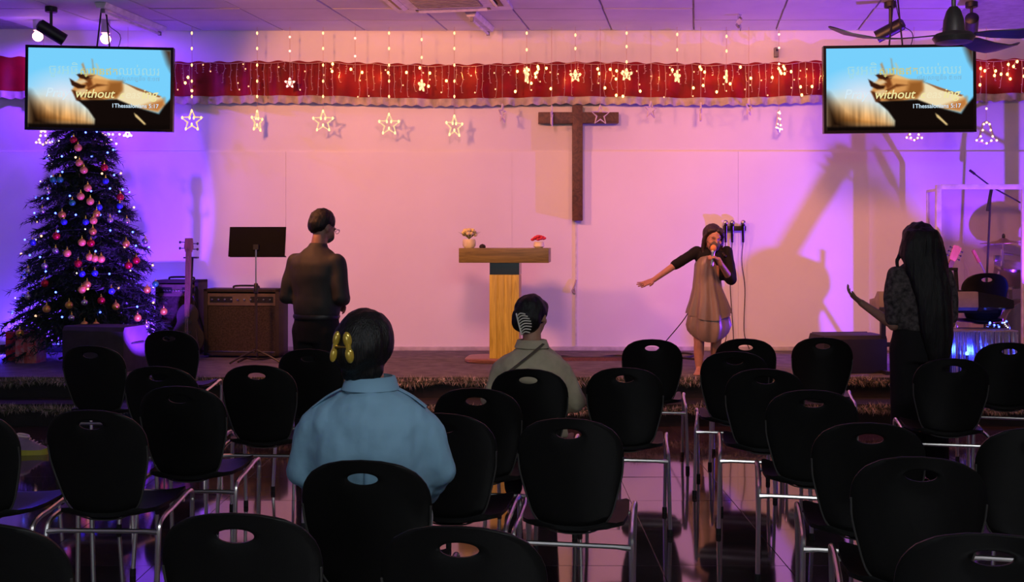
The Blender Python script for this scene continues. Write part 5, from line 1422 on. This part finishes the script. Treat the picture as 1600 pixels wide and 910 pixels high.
# ---------------------------------------------------------------- singer
def singer():
    Y0 = 9.05; s0 = F / Y0; X0 = (1108 - 800) / s0
    t = thing('person', 'singer in grey tiered dress and black sleeves holding a microphone, one arm stretched out', 'person', (X0, Y0, ZS))
    def q(px, py, y=0.0): return ((px - 1108) / s0, y, CAMH - (py - HOR) / s0 - ZS)
    # she faces the camera (-Y); right arm (image left) stretched out, other hand holds the microphone
    torso = [(0.0, 0.0, 0.62, 0.125, 0.10), (0.0, 0.0, 0.72, 0.118, 0.09), (0.0, 0.0, 0.82, 0.108, 0.082), (0.0, 0, 0.93, 0.115, 0.088), (0.005, 0, 1.02, 0.125, 0.085), (0.01, 0.0, 1.08, 0.105, 0.07), (0.01, 0.0, 1.105, 0.06, 0.05)]
    neck = [(0.01, 0.0, 1.08, 0.042), (0.012, -0.02, 1.13, 0.040)]
    armA = [(*q(1089, 393, 0), 0.040), (*q(1054, 414, -0.04), 0.033), (*q(1019, 437, -0.10), 0.023)]
    armB = [(*q(1136, 394, 0), 0.044), (*q(1140, 437, -0.05), 0.036), (*q(1119, 412, -0.20), 0.024), (*q(1115, 405, -0.215), 0.022)]
    legA = [(*q(1094, 500, 0), 0.07), (*q(1092, 535, -0.01), 0.047), (*q(1092, 553, 0), 0.046), (*q(1093, 582, 0.01), 0.027)]
    legB = [(*q(1122, 500, 0), 0.07), (*q(1119, 535, 0.01), 0.047), (*q(1119, 553, 0.03), 0.046), (*q(1119, 578, 0.05), 0.027)]
    Rh = rotm('Z', 180 + 10) @ rotm('X', -10) @ rotm('Y', -4)
    hc = Vector(q(1112, 373, -0.045)); hk = 0.94
    mb = MB(); ell_rings(mb, torso); limb(mb, neck + [(*(hc + Vector((0, 0.02, -0.02))), 0.042)]); limb(mb, armA); limb(mb, armB); limb(mb, legA); limb(mb, legB)
    head_shape(mb, hc, Rh, hk)
    w = Vector(q(1019, 437, -0.10)); f = Vector(q(985, 450, -0.15)); 
    hand(mb, w, f - w, (0.05, -0.35, 1), 1.05, 0.14, 0.34, -1, 1.2)
    # gripping hand round the microphone
    mic0, mic1 = Vector(q(1104, 413, -0.235)), Vector(q(1107, 389, -0.215))
    wb = Vector(q(1116, 406, -0.205))
    hand(mb, wb, Vector((-0.75, -0.35, 0.45)), Vector((-0.5, 0.1, -0.5)), 0.85, 1.25, 0.03, -1, 0.5)
    for l, sgn in ((legA, -1), (legB, 1)):
        a = Vector(l[-1][:3])
        rs = []
        for (y, hw, h) in ((0.035, 0.02, 0.05), (0.0, 0.028, 0.065), (-0.06, 0.032, 0.05), (-0.12, 0.038, 0.032), (-0.165, 0.03, 0.022), (-0.18, 0.012, 0.014)):
            rs.append([Vector((a.x + sgn * (-y) * 0.25 + hw * math.cos(b), a.y + y, max(0.002, h * (0.5 + 0.5 * math.sin(b))))) for b in [k * 2 * math.pi / 14 for k in range(14)]])
        mb.rings(rs)
        for k in range(5):
            xx = a.x + sgn * 0.045 + (k - 2) * 0.0135
            limb(mb, [(xx, a.y - 0.15, 0.012, 0.008), (xx + sgn * 0.004, a.y - 0.19 + abs(k - (1.5 if sgn > 0 else 2.5)) * 0.006, 0.008, 0.007)], 8)
    body = put('body', blob(mb, 0.0055, 3, 0.4), M['skin'], t)
    # black cardigan: shoulders and sleeves to the elbow
    mb = MB()
    ell_rings(mb, [(0.025, 0.012, 0.82, 0.118, 0.080), (0.02, 0.012, 0.94, 0.126, 0.088), (0.012, 0.002, 1.0, 0.134, 0.096), (0.012, 0.002, 1.03, 0.134, 0.098), (0.01, 0.0, 1.07, 0.118, 0.092), (0.01, 0.0, 1.10, 0.085, 0.07), (0.01, 0.0, 1.115, 0.06, 0.055)])
    sl = Vector(armA[0][:3]).lerp(Vector(armA[1][:3]), 1.0)
    limb(mb, [(*armA[0][:3], 0.050), (*sl, 0.045)])
    limb(mb, [(*armB[0][:3], 0.056), (*armB[1][:3], 0.052), (*Vector(armB[1][:3]).lerp(Vector(armB[2][:3]), 0.22), 0.045)])
    me = blob(mb, 0.008, 10); wrinkle(me, 0.005, (16, 16, 10), 5); put('cardigan', me, M['blackcloth'], t)
    # satin dress: bodice, flared upper tier with scalloped hem, gathered lower tier
    def tier(rows, n=72, sc=None):
        rs = []
        for i, (cx, z, rx, ry, fa, sag) in enumerate(rows):
            ring = []
            for k in range(n):
                a = 2 * math.pi * k / n
                f = 1 + fa * math.sin(a * 9 + 0.8 * i * 0.15) + 0.5 * fa * math.sin(a * 14 + 1.0)
                zz = z - sag * (max(0.0, math.cos((a + math.pi / 2))) ** 2) 
                ring.append(Vector((cx + rx * f * math.cos(a), ry * f * math.sin(a), zz)))
            rs.append(ring)
        return rs
    zz = lambda py: CAMH - (py - HOR) / s0 - ZS
    bod = tier([(-0.02, zz(398), 0.05, 0.085, 0.0, 0.0), (-0.022, zz(402), 0.082, 0.102, 0.0, 0.0), (-0.024, zz(414), 0.104, 0.112, 0.015, 0), (-0.024, zz(430), 0.110, 0.108, 0.03, 0), (-0.018, zz(450), 0.126, 0.112, 0.055, 0.0), (-0.008, zz(470), 0.160, 0.13, 0.07, 0.0), (-0.006, zz(482), 0.183, 0.145, 0.075, 0.03), (-0.004, zz(490), 0.194, 0.15, 0.08, 0.055), (-0.004, zz(488), 0.17, 0.13, 0.05, 0.05)])
    mb = MB().rings(bod, cap=True); dr = mb.build('dress', M['satin'], t, smooth=80)
    low = tier([(-0.006, zz(478), 0.15, 0.115, 0.02, 0.02), (-0.006, zz(492), 0.178, 0.135, 0.05, 0.02), (-0.006, zz(508), 0.194, 0.145, 0.07, 0.02), (-0.008, zz(517), 0.180, 0.14, 0.06, 0.05), (-0.008, zz(523), 0.155, 0.12, 0.04, 0.06), (-0.008, zz(518), 0.12, 0.10, 0.02, 0.05)])
    MB().rings(low, cap=False).build('lower_tier', M['satin'], dr, smooth=80)
    # face details
    def hp(p): return hc + Rh.to_3x3() @ (Vector(p) * hk)
    for s in (-1, 1):
        MB().tube([hp((s * 0.018, 0.0975, 0.002)), hp((s * 0.032, 0.0985, -0.004)), hp((s * 0.048, 0.090, 0.001))], [0.001, 0.0018, 0.0008], 6).build('eyelashes', M['hair'], t)
        MB().tube([hp((s * 0.016, 0.101, 0.026)), hp((s * 0.034, 0.099, 0.031)), hp((s * 0.052, 0.087, 0.024))], [0.0013, 0.002, 0.001], 6).build('eyebrow', M['hair'], t)
    mb = MB()
    for p, r in (((0, 0.084, -0.045), (0.050, 0.040, 0.040)), ((0, 0.060, -0.072), (0.050, 0.050, 0.042)), ((0, 0.10, -0.035), (0.022, 0.026, 0.028))):
        mb.ball(hp(p), tuple(x * hk for x in r), 14, 10, Rh)
    mk = put('face_mask', blob(mb, 0.007, 3), M['mask'], t)
    for s in (-1, 1):
        MB().tube([hp((s * 0.05, 0.075, -0.035)), hp((s * 0.075, 0.03, -0.02)), hp((s * 0.082, 0.0, 0.0))], 0.002, 5).build('ear_loop', M['mask'], mk)
    # hair: crown with middle parting and locks over both shoulders
    mb = MB()
    def he(p, r): mb.ball(hp(p), tuple(x * hk for x in r), 16, 12, Rh)
    he((0, -0.030, 0.042), (0.090, 0.096, 0.098)); he((0.032, 0.022, 0.082), (0.054, 0.055, 0.032)); he((-0.032, 0.022, 0.082), (0.054, 0.055, 0.032)); he((0, -0.06, -0.04), (0.082, 0.05, 0.085)); he((0, -0.07, -0.11), (0.078, 0.04, 0.07))
    limb(mb, [(*hp((0.058, 0.045, 0.068)), 0.022), (*hp((0.080, 0.015, 0.02)), 0.016), (*hp((0.086, 0.005, -0.06)), 0.018), (*hp((0.084, 0.01, -0.12)), 0.018), (*hp((0.080, 0.035, -0.17)), 0.010)])
    limb(mb, [(*hp((-0.058, 0.055, 0.068)), 0.024), (*hp((-0.082, 0.025, 0.03)), 0.020), (*hp((-0.086, 0.0, -0.04)), 0.024), (*hp((-0.085, 0.0, -0.12)), 0.026), (*q(1131, 400, -0.06), 0.014)])
    me = blob(mb, 0.007, 3); wrinkle(me, 0.004, (50, 50, 8), 2); put('hair', me, M['hair_s'], t)
    MB().ball(hp((-0.09, 0.012, -0.055)), 0.008, 8, 6).build('earring', M['steel'], t)
    # microphone (held, so a thing of its own)
    m = thing('microphone', 'silver microphone with orange foam head held to the mask of the singer', 'microphone', Vector((X0, Y0, ZS)) + mic0)
    d = (mic1 - mic0); qd = d.normalized().to_track_quat('Z', 'Y').to_matrix().to_4x4()
    MB().lathe([(0.011, -0.01), (0.0135, 0.0), (0.016, 0.10), (0.022, 0.12), (0.021, 0.124)], (0, 0, 0), 16, qd).build('handle', M['steel'], m)
    MB().ball(d.normalized() * 0.145, (0.027, 0.027, 0.032), 14, 10, qd).build('foam_head', mat('orange_foam', (0.75, 0.32, 0.10), 0.9), m)
singer()

# ---------------------------------------------------------------- woman with long hair
def longhair():
    Y0 = 6.48; s0 = F / Y0; X0 = (1437 - 800) / s0
    t = thing('person', 'woman with very long black hair and lace blouse, palm raised, seen from behind', 'person', (X0, Y0, 0))
    def q(px, py, y=0.0): return ((px - 1437) / s0, y, CAMH - (py - HOR) / s0)
    torso = [(0, 0, 0.80, 0.155, 0.12), (0, 0, 0.88, 0.162, 0.12), (0, 0, 0.97, 0.145, 0.105), (0, 0, 1.08, 0.135, 0.10), (0, 0, 1.2, 0.15, 0.105), (0, 0, 1.29, 0.155, 0.095), (0, 0, 1.36, 0.12, 0.075), (0, 0.01, 1.40, 0.065, 0.055)]
    neck = [(0, 0.01, 1.38, 0.048), (0, 0.025, 1.46, 0.046)]
    armL = [(*q(1401, 432), 0.048), (*q(1394, 508, -0.02), 0.036), (*q(1358, 476, 0.14), 0.024)]
    armR = [(*q(1473, 432), 0.048), (*q(1482, 505, -0.02), 0.036), (0.26, 0.2, 1.13, 0.024)]
    legs = [[(s * 0.085, 0, 0.86, 0.09), (s * 0.09, 0.01, 0.47, 0.06), (s * 0.09, -0.02, 0.07, 0.04)] for s in (-1, 1)]
    Rh = rotm('Z', 8) @ rotm('X', 4); hc = Vector((0.0, 0.03, 1.53))
    mb = MB(); ell_rings(mb, torso); limb(mb, neck); limb(mb, armL); limb(mb, armR)
    for l in legs: limb(mb, l)
    head_shape(mb, hc, Rh, 0.96)
    w = Vector(armL[2][:3]); f = Vector(q(1326, 448, 0.2))
    hand(mb, w, f - w, (0.35, -0.1, 1), 0.98, 0.5, 0.32, -1, 0.9)
    w = Vector(armR[2][:3]); hand(mb, w, (0.1, 0.6, 0.5), (-0.3, -0.3, 1), 0.95, 0.4, 0.15, 1)
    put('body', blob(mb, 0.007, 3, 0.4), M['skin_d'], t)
    mb = MB(); ell_rings(mb, [(x, y, z, rx + 0.016, ry + 0.016) for x, y, z, rx, ry in torso[2:]])
    for a, px in ((armL, 1396), (armR, 1480)):
        limb(mb, [(*a[0][:3], 0.066), (*Vector(a[0][:3]).lerp(Vector(a[1][:3]), 0.45), 0.074), (*Vector(a[0][:3]).lerp(Vector(a[1][:3]), 0.85), 0.058)])
    me = blob(mb, 0.010, 4); wrinkle(me, 0.006, (11, 11, 7), 7); put('blouse', me, M['lace'], t)
    mb = MB(); ell_rings(mb, [(0, 0, 0.78, 0.175, 0.14), (0, 0, 0.88, 0.18, 0.138), (0, 0, 0.95, 0.168, 0.125), (0, 0, 0.985, 0.16, 0.118)])
    for s, l in zip((-1, 1), legs): limb(mb, [(*l[0][:3], 0.105), (*l[1][:3], 0.088), (s * 0.095, -0.01, 0.10, 0.085)])
    put('trousers', blob(mb, 0.012, 4), M['blackcloth'], t)
    mb = MB()
    def he(p, r): mb.ball(hc + Rh.to_3x3() @ Vector(p), r, 16, 12, Rh)
    he((0, -0.02, 0.03), (0.105, 0.105, 0.10)); he((0, 0.03, 0.05), (0.09, 0.06, 0.06))
    ell_rings(mb, [(0, -0.02, 1.62, 0.06, 0.05), (0, -0.025, 1.60, 0.10, 0.09), (0.0, -0.04, 1.54, 0.126, 0.095), (0.0, -0.06, 1.44, 0.142, 0.075), (0.015, -0.09, 1.33, 0.130, 0.06), (0.035, -0.125, 1.2, 0.114, 0.05), (0.045, -0.135, 1.08, 0.108, 0.048), (0.055, -0.14, 0.95, 0.10, 0.045), (0.06, -0.14, 0.84, 0.08, 0.04), (0.065, -0.14, 0.76, 0.05, 0.03)])
    limb(mb, [(*q(1410, 380, 0.0), 0.012), (*q(1402, 408, 0.0), 0.016), (*q(1400, 440, -0.05), 0.01)])
    limb(mb, [(*q(1466, 385, 0.02), 0.012), (*q(1478, 420, 0.0), 0.018), (*q(1484, 460, -0.06), 0.012)])
    me = blob(mb, 0.009, 12); wrinkle(me, 0.007, (40, 40, 3.5), 4); put('hair', me, M['hair'], t)
    for s in (-1, 1):
        rs = []
        for (y, hw, h) in ((-0.08, 0.025, 0.06), (-0.04, 0.035, 0.08), (0.03, 0.036, 0.07), (0.1, 0.04, 0.045), (0.15, 0.03, 0.035), (0.17, 0.012, 0.02)):
            rs.append([Vector((s * 0.095 + hw * math.cos(a), y, max(0.0, h * (0.5 + 0.5 * math.sin(a))))) for a in [k * 2 * math.pi / 14 for k in range(14)]])
        MB().rings(rs).build('shoe', M['blackgloss'], t)
longhair()

# ---------------------------------------------------------------- two seated women
def seated(label, X0, Y0, H, sh_z, sh_w, elbow, hair_parts, cloth, pants, k, head_c, yaw, skin):
    t = thing('person', label, 'person', (X0, Y0, 0))
    e_l, e_r = elbow
    torso = [(0, 0.03, 0.47, 0.185, 0.13), (0, 0.02, 0.56, 0.175, 0.125), (0, 0.0, 0.68, 0.168, 0.118), (0, -0.02, sh_z - 0.14, sh_w - 0.01, 0.122), (0, -0.02, sh_z - 0.05, sh_w - 0.005, 0.112), (0, -0.012, sh_z + 0.0, sh_w - 0.03, 0.098), (0, -0.008, sh_z + 0.03, sh_w - 0.085, 0.085), (0, 0.0, sh_z + 0.055, sh_w - 0.12, 0.07), (0, 0.01, sh_z + 0.075, 0.062, 0.058)]
    neck = [(0, 0.005, sh_z + 0.04, 0.054), (head_c[0], head_c[1] - 0.01, head_c[2] - 0.06, 0.050)]
    arms = []
    for s, e in ((-1, e_l), (1, e_r)):
        arms.append([(s * (sh_w - 0.035), -0.01, sh_z - 0.075, 0.056), (e[0], 0.0, e[1], 0.048), (s * 0.12, 0.26, 0.60, 0.032), (s * 0.09, 0.31, 0.59, 0.028)])
    legs = [[(s * 0.09, 0.03, 0.535, 0.085), (s * 0.10, 0.43, 0.515, 0.062), (s * 0.10, 0.43, 0.09, 0.040)] for s in (-1, 1)]
    Rh = rotm('Z', yaw) @ rotm('X', -6); hc = Vector(head_c)
    mb = MB(); ell_rings(mb, [(x, y, z, rx - 0.014, ry - 0.014) for x, y, z, rx, ry in torso]); limb(mb, neck)
    for a in arms: limb(mb, [(*a[0][:3], a[0][3] - 0.016), (*a[1][:3], a[1][3] - 0.012)] + a[2:])
    for l in legs: limb(mb, l)
    head_shape(mb, hc, Rh, k)
    for s, a in zip((-1, 1), arms): hand(mb, a[3][:3], (-s * 0.35, 0.9, -0.1), (0, 0, -1), 0.92, 0.35, 0.1, s)
    put('body', blob(mb, 0.009, 4), skin, t)
    mb = MB(); ell_rings(mb, [(x, y, z, rx + 0.015, ry + 0.015) for x, y, z, rx, ry in torso[:-1]])
    for a in arms: limb(mb, infl(a[:2], 0.014) + [(*a[2][:3], 0.042)])
    me = blob(mb, 0.010, 22); wrinkle(me, 0.011, (10, 10, 6), X0 * 3 + 1); wrinkle(me, 0.004, (28, 28, 14), X0); shirt = put('shirt', me, cloth, t)
    zc0 = sh_z + 0.045
    rs = []
    for (z, rr, dy) in ((zc0 - 0.01, 0.088, -0.004), (zc0 + 0.03, 0.076, 0.0), (zc0 + 0.052, 0.070, 0.004), (zc0 + 0.05, 0.079, 0.002), (zc0 + 0.01, 0.094, -0.006)):
        rs.append([Vector((rr * math.cos(a) * 1.02, rr * 0.92 * math.sin(a) + dy, z)) for a in [math.pi * 0.66 + q * (2 * math.pi * 0.84) / 27 for q in range(28)]])
    MB().rings(rs, cap=False, closed=False).build('collar', cloth, shirt, smooth=80)
    mb = MB(); ell_rings(mb, [(0, 0.03, 0.462, 0.19, 0.14), (0, 0.03, 0.54, 0.186, 0.136), (0, 0.025, 0.60, 0.178, 0.128)])
    for l in legs: limb(mb, infl(l, 0.014))
    put('trousers', blob(mb, 0.012, 4), pants, t)
    mb = MB()
    for p, r in hair_parts: mb.ball(hc + Rh.to_3x3() @ Vector(p), r, 16, 12, Rh)
    me = blob(mb, 0.007, 3); wrinkle(me, 0.006, (26, 26, 12), 1 + X0); hr = put('hair', me, M['hair'], t)
    for s in (-1, 1):
        rs = []
        for (y, hw, h) in ((-0.08, 0.025, 0.06), (-0.04, 0.035, 0.08), (0.03, 0.036, 0.07), (0.1, 0.04, 0.045), (0.15, 0.03, 0.035), (0.17, 0.012, 0.02)):
            rs.append([Vector((s * 0.10 + hw * math.cos(a), 0.44 + y, max(0.0, h * (0.5 + 0.5 * math.sin(a))))) for a in [q * 2 * math.pi / 14 for q in range(14)]])
        MB().rings(rs).build('shoe', M['blackgloss'], t)
    return t, shirt, hr, hc, Rh

t, shirt, hr, hc, Rh = seated('woman in pale blue shirt seated in the foreground, hair pinned up with a gold clip', (572 - 800) / F * 3.27, 3.38, 1.33, 1.0, 0.205, ((-0.222, 0.79), (0.228, 0.785)),
    [((0, -0.02, 0.015), (0.101, 0.105, 0.106)), ((0, -0.05, 0.0), (0.09, 0.08, 0.10)), ((-0.02, -0.085, -0.015), (0.06, 0.055, 0.08)), ((0.0, -0.04, -0.08), (0.074, 0.055, 0.05))],
    M['blue_shirt'], M['trouser_l'], 0.98, (-0.018, 0.025, 1.196), -10, M['skin'])
# seams, yoke, pleat, shoulder straps of the blue shirt
MB().tube([(0.004, -0.143, 0.93), (0.002, -0.149, 0.85), (0.004, -0.146, 0.70)], 0.0028, 5).build('pleat', M['seam'], shirt)
for s in (-1, 1):
    MB().tube(catmull([(s * 0.095, -0.02, 1.056), (s * 0.14, -0.022, 1.032), (s * 0.185, -0.024, 0.998)], 4), 0.018, 8, flat=0.22).build('shoulder_strap', M['blue_shirt'], shirt)
cl = thing('hair_clip', 'gold two-lobed claw clip in the hair of the blue-shirted woman', 'hair clip', Vector(t.location) + hc + Vector((-0.05, -0.125, 0.005)))
for (x, y, rz, kk) in ((0.012, -0.012, -8, 1.0), (-0.036, 0.016, 10, 0.85)):
    b = MB(); b.xf = Matrix.Translation((x, y, 0)) @ rotm('Y', rz)
    b.ball((0, 0, 0.026), (0.0145 * kk, 0.010, 0.026), 12, 8); b.ball((0, 0, -0.024), (0.0145 * kk, 0.010, 0.026), 12, 8); b.tube([(0, 0, -0.02), (0, 0, 0.02)], 0.009, 8)
    b.build('lobe', M['goldclip'], cl)
MB().tube([(-0.034, 0.012, 0.0), (-0.012, 0.004, 0.0), (0.012, -0.008, 0.0)], 0.006, 8).build('hinge', M['gold'], cl)

t, shirt, hr, hc, Rh = seated('woman in beige shirt seated near the stage, hair held by a striped ivory clip', (832 - 800) / F * 5.4, 5.56, 1.245, 0.905, 0.19, ((-0.222, 0.68), (0.235, 0.66)),
    [((0, -0.015, 0.03), (0.088, 0.10, 0.092)), ((0, -0.05, -0.01), (0.08, 0.065, 0.09)), ((-0.03, -0.07, -0.02), (0.05, 0.05, 0.075)), ((0.0, 0.02, 0.05), (0.08, 0.085, 0.06))],
    M['beige'], M['blackcloth'], 0.96, (0.0, 0.02, 1.128), -28, M['skin'])
MB().tube(catmull([(0.06, -0.075, 0.985), (0.0, -0.122, 0.94), (-0.08, -0.148, 0.88), (-0.17, -0.125, 0.80), (-0.195, -0.05, 0.70)], 5), 0.012, 8, flat=0.3).build('bag_strap', M['strap'], t)
cl = thing('hair_clip', 'ivory striped claw clip in the hair of the woman in beige', 'hair clip', Vector(t.location) + hc + Vector((-0.05, -0.118, -0.03)))
bk = MB(); bk.xf = rotm('Y', -14)
bk.box((-0.022, 0.004, 0), (0.008, 0.014, 0.12)); bk.build('spine', M['ivory'], cl, bevel=0.002)
for k in range(8):
    b = MB(); b.xf = rotm('Y', -14)
    z = -0.052 + k * 0.0145; ww = 0.034 * math.sin(math.pi * (k + 1.2) / 9.4) + 0.010
    b.tube(catmull([(-0.02, 0.0, z - 0.006), (ww * 0.4 - 0.01, -0.012, z + 0.006), (ww, 0.004, z - 0.006)], 4), 0.0038, 6); b.build('tooth', M['ivory'], cl)
